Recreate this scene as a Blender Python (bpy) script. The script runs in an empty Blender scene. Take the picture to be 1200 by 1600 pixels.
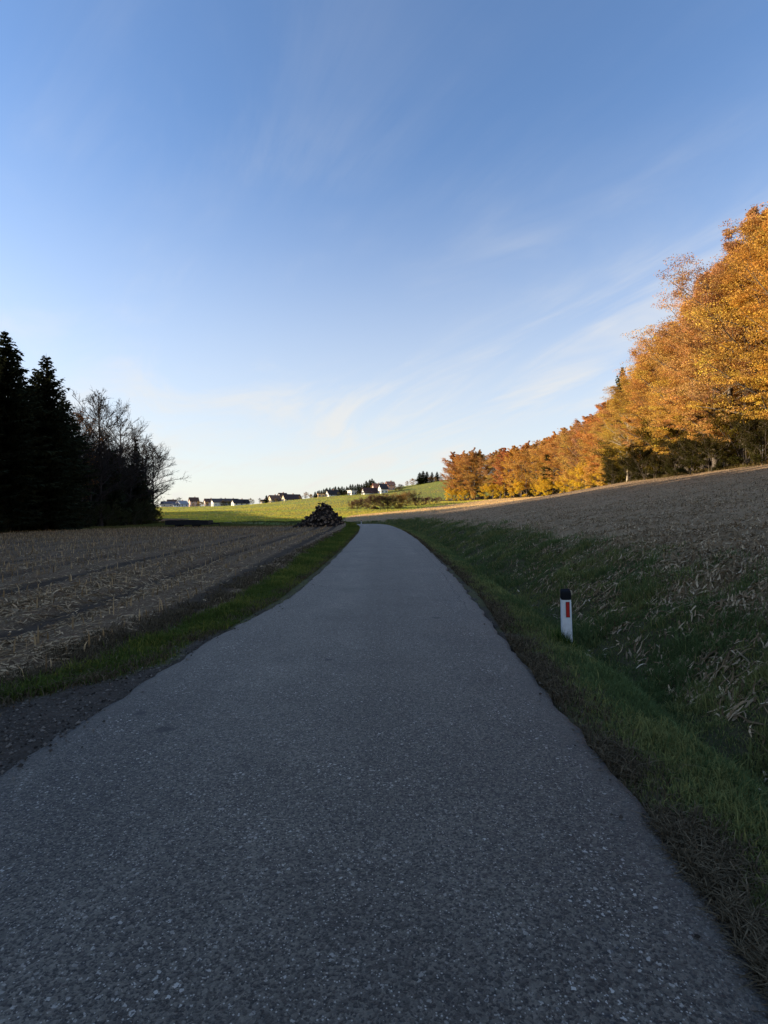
import bpy, math, random
import numpy as np
from mathutils import Vector, Matrix

R = math.radians
scene = bpy.context.scene
col = scene.collection
rng = np.random.default_rng(7)
random.seed(7)

# ------------------------------------------------------------------ camera, sky, sun, exposure
CAM_Z = 1.5
F = 850.0                                  # focal length in photo pixels (1200 x 1600)
cam = bpy.data.cameras.new("camera")
cam.sensor_fit = 'VERTICAL'
cam.sensor_height = 24.0
cam.lens = 24.0 * F / 1600.0
cam.clip_start = 0.05
cam.clip_end = 8000
camo = bpy.data.objects.new("camera", cam)
col.objects.link(camo)
camo.location = (0, 0, CAM_Z)
camo.rotation_euler = (R(90), 0, 0)
scene.camera = camo

SUN_EL = R(11.0)
SUN_AZ = R(-86.0)                          # clockwise from +Y (north): minus = to the left
w = bpy.data.worlds.new("World")
scene.world = w
w.use_nodes = True
nt = w.node_tree
bg = nt.nodes["Background"]
sky = nt.nodes.new("ShaderNodeTexSky")
sky.sky_type = 'NISHITA'
sky.sun_disc = False
sky.sun_elevation = SUN_EL
sky.sun_rotation = SUN_AZ
sky.altitude = 300
sky.air_density = 1.0
sky.dust_density = 0.6
sky.ozone_density = 2.0
tc = nt.nodes.new("ShaderNodeTexCoord")
sep = nt.nodes.new("ShaderNodeSeparateXYZ")
nt.links.new(tc.outputs['Generated'], sep.inputs[0])
def wmath(op, a, b=None):
    n = nt.nodes.new("ShaderNodeMath"); n.operation = op
    for i, v in enumerate((a, b)):
        if v is None: continue
        if isinstance(v, (int, float)): n.inputs[i].default_value = v
        else: nt.links.new(v, n.inputs[i])
    return n.outputs[0]
zc = wmath('ADD', wmath('MAXIMUM', sep.outputs[2], 0.0), 0.10)
cu = wmath('DIVIDE', sep.outputs[0], zc)
cv = wmath('DIVIDE', sep.outputs[1], zc)
comb = nt.nodes.new("ShaderNodeCombineXYZ")
nt.links.new(cu, comb.inputs[0]); nt.links.new(cv, comb.inputs[1])
mp = nt.nodes.new("ShaderNodeMapping")
mp.vector_type = 'TEXTURE'                    # streaks run along this direction of the sky plane
mp.inputs['Rotation'].default_value = (0, 0, R(118))
mp.inputs['Scale'].default_value = (3.2, 0.9, 1)
nt.links.new(comb.outputs[0], mp.inputs[0])
n1 = nt.nodes.new("ShaderNodeTexNoise")
n1.inputs['Scale'].default_value = 1.5
n1.inputs['Detail'].default_value = 9
n1.inputs['Roughness'].default_value = 0.60
n1.inputs['Distortion'].default_value = 1.3
nt.links.new(mp.outputs[0], n1.inputs['Vector'])
mp2 = nt.nodes.new("ShaderNodeMapping")
mp2.inputs['Scale'].default_value = (0.55, 0.8, 1); mp2.inputs['Location'].default_value = (1.7, 0.4, 0)
nt.links.new(comb.outputs[0], mp2.inputs[0])
n2 = nt.nodes.new("ShaderNodeTexNoise")
n2.inputs['Scale'].default_value = 0.75; n2.inputs['Detail'].default_value = 5; n2.inputs['Roughness'].default_value = 0.55
nt.links.new(mp2.outputs[0], n2.inputs['Vector'])
def ramp(v, a, b, c=0.0, d=1.0):
    m = nt.nodes.new("ShaderNodeMapRange"); m.interpolation_type = 'SMOOTHSTEP'
    nt.links.new(v, m.inputs[0])
    for i, x in enumerate((a, b, c, d)): m.inputs[i + 1].default_value = x
    return m
rp = nt.nodes.new("ShaderNodeMath"); rp.operation = 'MULTIPLY'
nt.links.new(ramp(n1.outputs['Fac'], 0.40, 0.70, 0.0, 0.95).outputs[0], rp.inputs[0])
nt.links.new(ramp(n2.outputs['Fac'], 0.34, 0.58, 0.0, 1.0).outputs[0], rp.inputs[1])
low = nt.nodes.new("ShaderNodeMapRange")      # cirrus is thicker towards the horizon
low.inputs[1].default_value = 0.02; low.inputs[2].default_value = 0.60
low.inputs[3].default_value = 1.0; low.inputs[4].default_value = 0.10
nt.links.new(sep.outputs[2], low.inputs[0])
veil = nt.nodes.new("ShaderNodeMapRange")     # thin even cirrus veil over the lower sky
veil.interpolation_type = 'SMOOTHSTEP'
veil.inputs[1].default_value = -0.06; veil.inputs[2].default_value = 0.60
veil.inputs[3].default_value = 0.80; veil.inputs[4].default_value = 0.0
nt.links.new(sep.outputs[2], veil.inputs[0])
cf0 = wmath('MULTIPLY', rp.outputs[0], low.outputs[0])
cf = wmath('SUBTRACT', 1.0, wmath('MULTIPLY', wmath('SUBTRACT', 1.0, cf0), wmath('SUBTRACT', 1.0, veil.outputs[0])))
mixc = nt.nodes.new("ShaderNodeMixRGB")
mixc.inputs[2].default_value = (3.2, 3.13, 2.98, 1)
nt.links.new(cf, mixc.inputs[0])
tint = nt.nodes.new("ShaderNodeMixRGB"); tint.blend_type = 'MULTIPLY'; tint.inputs[0].default_value = 1.0
tint.inputs[2].default_value = (0.90, 0.975, 1.15, 1)
nt.links.new(sky.outputs[0], tint.inputs[1])
nt.links.new(tint.outputs[0], mixc.inputs[1])
nt.links.new(mixc.outputs[0], bg.inputs[0])
bg.inputs[1].default_value = 0.12

sun = bpy.data.lights.new("sun", 'SUN')
sun.energy = 5.0
sun.angle = R(0.5)
sun.color = (1.0, 0.81, 0.58)
suno = bpy.data.objects.new("sun", sun)
col.objects.link(suno)
sd = Vector((math.sin(SUN_AZ) * math.cos(SUN_EL), math.cos(SUN_AZ) * math.cos(SUN_EL), math.sin(SUN_EL)))
suno.rotation_euler = sd.to_track_quat('Z', 'Y').to_euler()
suno.location = sd * 200

scene.view_settings.view_transform = 'Standard'
scene.view_settings.look = 'None'
scene.view_settings.gamma = 1
scene.view_settings.use_curve_mapping = False
scene.view_settings.exposure = 1.2
cy = scene.cycles
cy.max_bounces = 5
cy.diffuse_bounces = 3
cy.glossy_bounces = 2
cy.transmission_bounces = 3
cy.transparent_max_bounces = 4
cy.caustics_reflective = False
cy.caustics_refractive = False
cy.use_denoising = True

# ------------------------------------------------------------------ helpers
def tag(o, label=None, cat=None, group=None, kind=None):
    if label: o["label"] = label
    if cat: o["category"] = cat
    if group: o["group"] = group
    if kind: o["kind"] = kind
    return o

def mesh_np(name, V, F4=None, F3=None, mats=(), face_attr=None, midx=None, smooth=False):
    V = np.asarray(V, np.float32)
    n4 = 0 if F4 is None else len(F4)
    n3 = 0 if F3 is None else len(F3)
    me = bpy.data.meshes.new(name)
    me.vertices.add(len(V))
    me.vertices.foreach_set("co", V.ravel())
    loops = []
    if n4: loops.append(np.asarray(F4, np.int32).ravel())
    if n3: loops.append(np.asarray(F3, np.int32).ravel())
    L = np.concatenate(loops)
    me.loops.add(len(L))
    me.loops.foreach_set("vertex_index", L)
    me.polygons.add(n4 + n3)
    starts = np.concatenate([np.arange(n4) * 4, n4 * 4 + np.arange(n3) * 3]).astype(np.int32)
    me.polygons.foreach_set("loop_start", starts)
    if midx is not None:
        me.polygons.foreach_set("material_index", np.asarray(midx, np.int32))
    me.polygons.foreach_set("use_smooth", np.full(n4 + n3, smooth, bool))
    if face_attr:
        for k, v in face_attr.items():
            a = me.attributes.new(k, 'FLOAT', 'FACE')
            a.data.foreach_set("value", np.asarray(v, np.float32))
    for m in mats: me.materials.append(m)
    me.update(calc_edges=True)
    return me

def link(name, me, parent=None):
    o = bpy.data.objects.new(name, me)
    col.objects.link(o)
    if parent: o.parent = parent
    return o

def empty(name, loc=(0, 0, 0), rz=0.0):
    o = bpy.data.objects.new(name, None)
    o.empty_display_size = 0.2
    col.objects.link(o)
    o.location = loc
    o.rotation_euler = (0, 0, rz)
    return o

ORD = ['first', 'second', 'third', 'fourth', 'fifth', 'sixth', 'seventh', 'eighth', 'ninth', 'tenth', 'eleventh', 'twelfth',
       'thirteenth', 'fourteenth', 'fifteenth', 'sixteenth', 'seventeenth', 'eighteenth', 'nineteenth', 'twentieth']
def ordinal(i):
    if i < 20: return ORD[i]
    t, u = divmod(i + 1, 10)
    tens = {2: 'twent', 3: 'thirt', 4: 'fort', 5: 'fift', 6: 'sixt', 7: 'sevent'}[t]
    return tens + 'ieth' if u == 0 else tens + 'y-' + ORD[u - 1]

class G:
    """node graph helper for a material"""
    def __init__(s, name, rough=0.9, spec=0.15):
        s.m = bpy.data.materials.new(name); s.m.use_nodes = True
        s.t = s.m.node_tree
        s.b = s.t.nodes["Principled BSDF"]
        s.out = s.t.nodes["Material Output"]
        s.b.inputs['Roughness'].default_value = rough
        s.b.inputs['Specular IOR Level'].default_value = spec
        s.tc = s.t.nodes.new("ShaderNodeTexCoord")
    def n(s, t): return s.t.nodes.new(t)
    def l(s, a, b): s.t.links.new(a, b)
    def put(s, sock, v):
        if isinstance(v, (int, float)): sock.default_value = v
        elif isinstance(v, tuple): sock.default_value = v if len(v) == 4 else (*v, 1)
        else: s.l(v, sock)
    def vec(s, scale=(1, 1, 1), rot=(0, 0, 0), src='Object'):
        m = s.n("ShaderNodeMapping"); s.l(s.tc.outputs[src], m.inputs[0])
        m.inputs['Scale'].default_value = scale; m.inputs['Rotation'].default_value = rot
        return m.outputs[0]
    def noise(s, scale, detail=4, rough=0.55, vec=None, dist=0.0):
        n = s.n("ShaderNodeTexNoise")
        s.l(vec if vec is not None else s.tc.outputs['Object'], n.inputs['Vector'])
        n.inputs['Scale'].default_value = scale; n.inputs['Detail'].default_value = detail
        n.inputs['Roughness'].default_value = rough; n.inputs['Distortion'].default_value = dist
        return n.outputs['Fac']
    def voro(s, scale, vec=None, feature='F1'):
        n = s.n("ShaderNodeTexVoronoi"); n.feature = feature
        s.l(vec if vec is not None else s.tc.outputs['Object'], n.inputs['Vector'])
        n.inputs['Scale'].default_value = scale
        return n
    def rng(s, v, a, b, c=0.0, d=1.0):
        n = s.n("ShaderNodeMapRange"); s.put(n.inputs[0], v)
        for i, x in enumerate((a, b, c, d)): n.inputs[i + 1].default_value = x
        return n.outputs[0]
    def mix(s, f, a, b, mode='MIX'):
        n = s.n("ShaderNodeMixRGB"); n.blend_type = mode
        s.put(n.inputs[0], f); s.put(n.inputs[1], a); s.put(n.inputs[2], b)
        return n.outputs[0]
    def math(s, op, a, b=0.0):
        n = s.n("ShaderNodeMath"); n.operation = op
        s.put(n.inputs[0], a); s.put(n.inputs[1], b)
        return n.outputs[0]
    def attr(s, name):
        n = s.n("ShaderNodeAttribute"); n.attribute_name = name
        return n
    def color(s, v): s.put(s.b.inputs['Base Color'], v); return s
    def bump(s, h, strength, dist):
        n = s.n("ShaderNodeBump"); s.put(n.inputs['Height'], h)
        n.inputs['Strength'].default_value = strength; n.inputs['Distance'].default_value = dist
        s.l(n.outputs[0], s.b.inputs['Normal']); return s

def simple(name, c, rough=0.8, var=0.15, scale=6.0, spec=0.2, bump=0.0):
    g = G(name, rough, spec)
    f = g.noise(scale, 5)
    a = tuple(x * (1 - var) for x in c); b = tuple(x * (1 + var) for x in c)
    g.color(g.mix(g.rng(f, 0.3, 0.7), a, b))
    if bump: g.bump(f, 0.6, bump)
    return g.m

def leafmat(name, trans=0.35, lo=0.55, hi=1.35, hue=(1.15, 0.75, 0.6)):
    """leaf / blade material: object colour x per-leaf tone"""
    g = G(name)
    oi = g.n("ShaderNodeObjectInfo")
    t = g.attr("tone").outputs['Fac']
    v = g.rng(t, 0, 1, lo, hi)
    vv = g.n("ShaderNodeCombineXYZ")
    for i in range(3): g.l(v, vv.inputs[i])
    base = g.mix(1.0, oi.outputs['Color'], vv.outputs[0], 'MULTIPLY')
    t2 = g.attr("tint").outputs['Fac']
    c = g.mix(t2, base, g.mix(1.0, base, (*hue, 1), 'MULTIPLY'))
    d = g.n("ShaderNodeBsdfDiffuse"); tr = g.n("ShaderNodeBsdfTranslucent"); mx = g.n("ShaderNodeMixShader")
    g.l(c, d.inputs[0]); g.l(c, tr.inputs[0]); mx.inputs[0].default_value = trans
    g.l(d.outputs[0], mx.inputs[1]); g.l(tr.outputs[0], mx.inputs[2]); g.l(mx.outputs[0], g.out.inputs[0])
    return g.m

# ------------------------------------------------------------------ terrain functions
def hash2(i, j, seed):
    h = (i.astype(np.int64) * 374761393 + j.astype(np.int64) * 668265263 + seed * 974711) & 0x7fffffff
    h = (h ^ (h >> 13)) * 1274126177 & 0x7fffffff
    return ((h ^ (h >> 16)) & 0xffff) / 65535.0
def vnoise(x, y, seed=0):
    x = np.asarray(x, float); y = np.asarray(y, float)
    i = np.floor(x); j = np.floor(y); fx = x - i; fy = y - j
    fx = fx * fx * (3 - 2 * fx); fy = fy * fy * (3 - 2 * fy)
    a = hash2(i, j, seed); b = hash2(i + 1, j, seed); c = hash2(i, j + 1, seed); d = hash2(i + 1, j + 1, seed)
    return (a * (1 - fx) + b * fx) * (1 - fy) + (c * (1 - fx) + d * fx) * fy
def fbm(x, y, seed=0, o=4):
    r = 0; a = 0.5; s = 0
    for k in range(o):
        r = r + a * vnoise(x * 2 ** k, y * 2 ** k, seed + k); s += a; a *= 0.5
    return r / s
def sstep(a, b, x):
    t = np.clip((x - a) / (b - a), 0, 1); return t * t * (3 - 2 * t)

CY = np.array([-60, -20, -6, 0, 1.7, 3, 5.9, 9.4, 15, 30, 42, 55, 65, 75, 82, 90, 100, 115, 140])
CX = np.array([-4, -2.2, -1.1, -.68, -.56, -.44, -.33, -.04, .06, .05, -.15, -.65, -1.35, -2.6, -5.0, -9.2, -15.0, -26, -46])
_yy = np.linspace(-60, 140, 801)
_cc = np.interp(_yy, CY, CX)
_k = np.hanning(33); _k /= _k.sum()
_cs = np.convolve(np.pad(_cc, 16, mode='edge'), _k, 'valid')
_wn = np.clip((_yy - 12) / 10, 0, 1); _cs = _cs * _wn + _cc * (1 - _wn)
def road_cx(Y): return np.interp(Y, _yy, _cs)
_dd = np.gradient(_cs, _yy)
def road_cos(Y): return 1 / np.sqrt(1 + np.interp(Y, _yy, _dd) ** 2)
HW = 1.8
def half_w(Y): return np.interp(Y, [3, 5.9, 9.4, 15, 30, 55, 80], [1.73, 1.72, 1.58, 1.63, 1.78, 1.72, 1.8])

CP = []
for y in (-40, -20, 0, 20, 40):
    CP += [(0, y, 0), (-4, y, -.03), (-20, y, -.35), (6, y, .82), (10, y, 1.5), (14, y, 2.2), (35, y, 5.9)]
for y in (-40, 0, 40): CP += [(-45, y, -1.0), (-80, y, -1.3), (-130, y, -1.5), (95, y, 13), (60, y, 9.6)]
CP += [(-45, 64, -1.0), (-58, 141, -1.0), (-100, 64, -1.4), (-120, 141, -.6), (-30, 78, -.68), (-.8, 52, 0), (5, 52, .7), (10, 52, 1.45), (20, 52, 3.2), (35, 52, 5.9),
       (-3, 70, -.02), (-7, 63, -.12), (-14, 62, -.35), (-15, 90, -.85), (-2, 95, -.3), (5, 95, .5), (-25, 110, -1.0), (0, 115, .25), (0, 135, 1.0), (-22, 135, -.9), (-40, 140, -1.0),
       (22, 90, 3.2), (39, 90, 6.3), (22, 135, 3.1), (53, 133, 6.9), (62, 212, 7.7), (34, 291, 7.4), (9, 190, 2.2), (38, 230, 5.8), (80, 130, 10.5), (85, 212, 11),
       (150, 200, 17), (150, 20, 18), (70, 291, 11),
       (-185, 450, 5.7), (-122, 400, 5.3), (-80, 380, 7.8), (-48, 370, 11), (-17, 370, 12.8), (4.5, 380, 15.2), (42, 400, 24.5), (32, 300, 8.2), (18, 260, 6.0),
       (-10, 210, 2.7), (-28, 200, 1.5), (-50, 220, 1.6), (-62, 250, 2.6), (-110, 250, 1.2), (-100, 320, 3.0), (-60, 300, 4.6), (-20, 300, 8.4),
       (-260, 300, 0), (-300, 600, 3), (-100, 600, 3), (0, 600, 8), (100, 600, 22), (250, 500, 26), (250, 250, 22), (-250, 100, -2)]
CP = np.array(CP, float)
_S = 100.0
def _phi(r2): return np.where(r2 > 1e-12, 0.5 * r2 * np.log(np.maximum(r2, 1e-12)), 0.0)
_P = CP[:, :2] / _S
_n = len(_P)
_K = _phi(((_P[:, None] - _P[None]) ** 2).sum(-1)) + np.eye(_n) * 2e-5
_A = np.zeros((_n + 3, _n + 3)); _A[:_n, :_n] = _K; _A[:_n, _n] = 1; _A[:_n, _n + 1:] = _P; _A[_n:, :_n] = _A[:_n, _n:].T
_W = np.linalg.solve(_A, np.concatenate([CP[:, 2], np.zeros(3)]))
def macro(X, Y):
    X = np.asarray(X, float); Y = np.asarray(Y, float)
    sh = np.broadcast(X, Y).shape
    x = np.clip(np.broadcast_to(X, sh).ravel(), -300, 260); y = np.clip(np.broadcast_to(Y, sh).ravel(), -45, 610)
    q = np.stack([x, y], 1) / _S
    out = np.empty(len(q))
    for i in range(0, len(q), 40000):
        b = q[i:i + 40000]
        out[i:i + 40000] = _phi(((b[:, None] - _P[None]) ** 2).sum(-1)) @ _W[:_n] + _W[_n] + b @ _W[_n + 1:]
    return out.reshape(sh)

def road_s(X, Y):
    d = (X - road_cx(Y)) * road_cos(Y); h = half_w(Y)
    return np.where(np.abs(d) < h, d * HW / h, np.sign(d) * (np.abs(d) - h + HW))
def road_z(Y): return np.interp(Y, [-60, 56, 64, 72, 80, 90, 100, 115, 140], [0, 0, -.02, -.10, -.30, -.65, -.88, -.95, -.95])
def track(X, Y):
    u = np.mod(X + .045 * Y + 1.0 + (vnoise(Y * .05, X * .02, 8) - .5) * .4, 4.6)
    return np.maximum(1 - sstep(.16, .34, np.abs(u - 1.0)), 1 - sstep(.16, .34, np.abs(u - 2.9)))
def profile(X, Y, micro=True):
    X = np.asarray(X, float); Y = np.asarray(Y, float)
    m = macro(X, Y)
    s = road_s(X, Y)
    near = (np.abs(s) < 12) & (Y < 130)
    zr = np.where(near, road_z(Y), 0)
    r = s - HW
    dd = np.where(Y < 14, 1.0, np.interp(Y, [14, 24], [1.0, .45]))
    pr = np.interp(r, [-9, -.05, .05, .5, .8, 1.1, 1.35, 1.65, 2.2, 3.2, 4.3, 6], [-.06, -.06, -.03, -.05, -.1, -.32, -.52, -.42, -.04, .38, .8, 1.15])
    dz = np.interp(r, [.5, 1.35, 2.4], [0, .25, 0])
    pr = pr + dz * (1 - dd)
    wr = 1 - sstep(2.6, 6, r)
    l = -s - HW
    pl = np.interp(l, [-9, -.05, .05, 1.0, 1.6, 2.2], [-.06, -.06, -.03, -.04, .02, -.03])
    pl = pl + (.24 + .30 * sstep(78, 92, Y)) * sstep(.1, .5, l) * (1 - sstep(1.4, 2.8, l)) * sstep(46, 58, Y)
    wl = 1 - sstep(1.2, 3.4, l)
    fade = 1 - sstep(108, 128, Y)
    zz = np.where(s > 0, (zr + pr) * wr + m * (1 - wr), (zr + pl) * wl + m * (1 - wl))
    wnear = np.where(near, fade, 0)
    z = m * (1 - wnear) + zz * wnear
    if micro:
        off = np.abs(s) - HW
        k = sstep(0.0, 0.6, off)
        rough = sstep(1.6, 4.5, off)
        z = z + k * ((fbm(X * 1.7, Y * 1.7, 3) - .5) * .09 + rough * (fbm(X * 5, Y * 5, 9) - .5) * .09)
        z = z + np.where((s > 0), k * sstep(.9, 2.0, r) * (1 - sstep(5, 9, r)) * (fbm(X * 1.3, Y * 1.3, 21) - .5) * .42, 0)
        row = np.cos((X + .045 * Y) * 2 * math.pi / .75)
        z = z + np.where((s < 0) & (Y < 90), sstep(1.6, 2.8, l) * (row * .03 - track(X, Y) * .06), 0)
    return z
def gz(x, y): return float(profile(np.array([x]), np.array([y]))[0])
def at(px, D): return (px - 600.0) / F * D        # photo column at distance D -> world X

# zone masks ---------------------------------------------------------------
def strip_top(X):                                   # far end of the ploughed field on the right
    return np.interp(X, [-25, -12, 9, 38, 62, 80], [132, 150, 192, 232, 275, 290])
def edge_x(Y):                                      # forest edge right
    return np.interp(Y, [-40, 20, 50, 70, 90, 133, 165, 212, 243, 270, 291, 300], [32, 33, 35, 37, 41, 53, 58, 62, 57, 48, 34, 30])
def left_edge_x(Y):                                 # forest edge left
    return np.interp(Y, [-40, 0, 40, 64, 100, 141], [-44, -44.5, -46, -47, -50, -56])
def field_end(X): return np.interp(X, [-60, -45, -25, -4], [68, 72, 80, 66])
SWY = [-10, 3, 4.2, 4.45, 4.8, 5.6, 8, 12, 30]; SWX = [1.5, 1.3, 1.1, .9, .5, .28, .16, .08, .05]
def gwid(Y): return np.interp(Y, [4, 8, 14, 22, 60], [1.0, .85, 1.05, 1.25, 1.3])
def zones(X, Y):
    s = road_s(X, Y); nz = (fbm(X * .9, Y * .9, 31) - .5); nzs = fbm(X * 3.1, Y * 3.1, 77) - .5
    nb = (fbm(X * .05, Y * .05, 5) - .5)
    r = s - HW; l = -s - HW
    sw = np.interp(Y, SWY, SWX)      # gravel shoulder on the left
    gr_l = sstep(sw - .12, sw + .12, l + nzs * .5) * (1 - sstep(gwid(Y) - .12, gwid(Y) + .22, l + nz * .6))
    gr_r = sstep(.02, .28, r + nzs * .5) * (1 - sstep(2.6, 4.6, r + nz * 2.6))
    near = (Y < 100)
    grass = np.where(near, np.where(s > 0, gr_r, gr_l), 0)
    gravel = np.where(near, np.where(s > 0, (1 - sstep(.05, .30, r + nzs * .5)), (1 - sstep(sw - .12, sw + .12, l + nzs * .5))), 0)
    left = np.where((s < 0) & (Y < field_end(X) + nb * 4), sstep(gwid(Y) - .12, gwid(Y) + .22, l + nz * .6), 0)
    right = np.where((s > 0) | (Y > 100), 1, 0) * (Y < strip_top(X)) * ((X > -14) | (s > 0)) * np.where(near & (s > 0), sstep(2.6, 4.6, r + nz * 2.6), 1) * ((Y < 100) | (X > -9.5 + nz * 3))
    tan = right * sstep(105, 150, Y)
    forest = np.maximum(sstep(-1.5, 1.0, X - edge_x(Y) + nz * 2) * (Y < 300), sstep(-1.0, 1.5, left_edge_x(Y) - X + nz * 2) * (Y < 165))
    right = right * (1 - forest); tan = tan * (1 - forest); left = left * (1 - forest)
    meadow = np.clip(1 - grass - gravel - left - right - forest, 0, 1)
    trk = np.where((s < 0) & (Y < 90), track(X, Y), 0)
    return dict(trk=trk, grass=grass, gravel=gravel, left=left, right=right, tan=tan, forest=forest, meadow=meadow)

# ------------------------------------------------------------------ ground sheet
def ticks(lo, hi, step, g, far0, far1):
    t = list(np.arange(lo, hi + 1e-6, step))
    d = step; x = t[-1]
    while x < far1: d = min(d * g, 60); x += d; t.append(x)
    d = step; x = t[0]; pre = []
    while x > far0: d = min(d * g, 60); x -= d; pre.append(x)
    return np.array(pre[::-1] + t)
tx = ticks(-6.5, 9.0, 0.11, 1.035, -3500, 3500)
ty = ticks(-1.0, 14.0, 0.13, 1.022, -120, 4500)
GX, GY = np.meshgrid(tx, ty)
GZ = profile(GX.ravel(), GY.ravel()).reshape(GX.shape)
fall = np.clip((GY - 450) / 2000, 0, 1) * 40 + np.clip((np.abs(GX) - 400) / 2000, 0, 1) * 20
GZ = GZ - fall
nx, ny = len(tx), len(ty)
idx = np.arange(nx * ny).reshape(ny, nx)
F4 = np.stack([idx[:-1, :-1], idx[:-1, 1:], idx[1:, 1:], idx[1:, :-1]], -1).reshape(-1, 4)

def ground_material():
    g = G("ground_soil_and_grass", 0.95, 0.1)
    A = g.attr("zone_a"); B = g.attr("zone_b")
    sa = g.n("ShaderNodeSeparateColor"); g.l(A.outputs['Color'], sa.inputs[0])
    sb = g.n("ShaderNodeSeparateColor"); g.l(B.outputs['Color'], sb.inputs[0])
    nf = g.noise(38, 6, .65); nm = g.noise(6, 6, .6); nl = g.noise(.35, 4, .5); nxl = g.noise(.06, 3, .5)
    st = g.noise(26, 4, .6, g.vec((1, .35, 1), (0, 0, R(20))), 1.5)
    st2 = g.noise(24, 4, .6, g.vec((.35, 1, 1), (0, 0, R(35))), 1.5)
    meadow = g.mix(g.rng(nm, .35, .7), (.15, .18, .038), (.21, .24, .05))
    wv = g.noise(.5, 3, .5, g.vec((.25, 1.2, 1), (0, 0, R(8))))
    meadow = g.mix(g.rng(wv, .4, .65), meadow, (.20, .17, .06))
    soil = g.mix(g.rng(nm, .3, .7), (.112, .068, .037), (.175, .112, .062))
    straw = g.mix(g.rng(nf, .35, .65), (.34, .24, .125), (.52, .385, .22))
    lf = g.mix(g.rng(st, .55, .66), soil, straw)
    lf = g.mix(g.attr('zone_c').outputs['Fac'], lf, g.mix(g.rng(nm, .3, .7), (.048, .033, .021), (.075, .052, .033)))
    rf = g.mix(g.rng(st2, .53, .68), g.mix(g.rng(nl, .3, .7), (.25, .165, .088), (.33, .225, .125)), straw)
    rf = g.mix(g.math('MULTIPLY', sb.outputs[1], .85), rf, g.mix(g.rng(nm, .3, .7), (.34, .24, .11), (.45, .33, .17)))
    grass = g.mix(g.rng(nm, .3, .7), (.060, .052, .026), (.10, .088, .042))
    grass = g.mix(g.rng(nf, .6, .75), grass, (.13, .10, .06))
    v = g.voro(45)
    grav = g.mix(g.rng(nm, .3, .7), (.055, .042, .031), (.095, .074, .055))
    grav = g.mix(g.rng(v.outputs['Distance'], .0, .5, .9, 0), grav, g.mix(g.rng(nf, .4, .7), (.07, .06, .05), (.17, .15, .125)))
    forest = g.mix(g.rng(nm, .3, .7), (.045, .03, .016), (.12, .065, .025))
    c = g.mix(sb.outputs[0], meadow, lf)
    c = meadow
    c = g.mix(sa.outputs[2], c, lf)
    c = g.mix(sb.outputs[0], c, rf)
    c = g.mix(sb.outputs[2], c, forest)
    c = g.mix(sa.outputs[1], c, grav)
    c = g.mix(sa.outputs[0], c, grass)
    g.color(c)
    h = g.math('ADD', g.math('MULTIPLY', nm, .6), g.math('MULTIPLY', nf, .4))
    g.bump(h, 0.9, 0.06)
    return g.m
z = zones(GX.ravel(), GY.ravel())
me = mesh_np("ground", np.stack([GX.ravel(), GY.ravel(), GZ.ravel()], 1), F4, None, [ground_material()], smooth=True)
one = np.ones(nx * ny)
for nm, a in (("zone_a", (z['grass'], z['gravel'], z['left'], one)), ("zone_b", (z['right'], z['tan'], z['forest'], one)), ("zone_c", (z['trk'], z['trk'], z['trk'], one))):
    at_ = me.color_attributes.new(nm, 'FLOAT_COLOR', 'POINT')
    at_.data.foreach_set("color", np.stack(a, 1).astype(np.float32).ravel())
tag(link("ground", me), kind="structure", label="fields, verges, ditch and meadows around the lane", cat="ground")

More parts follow.
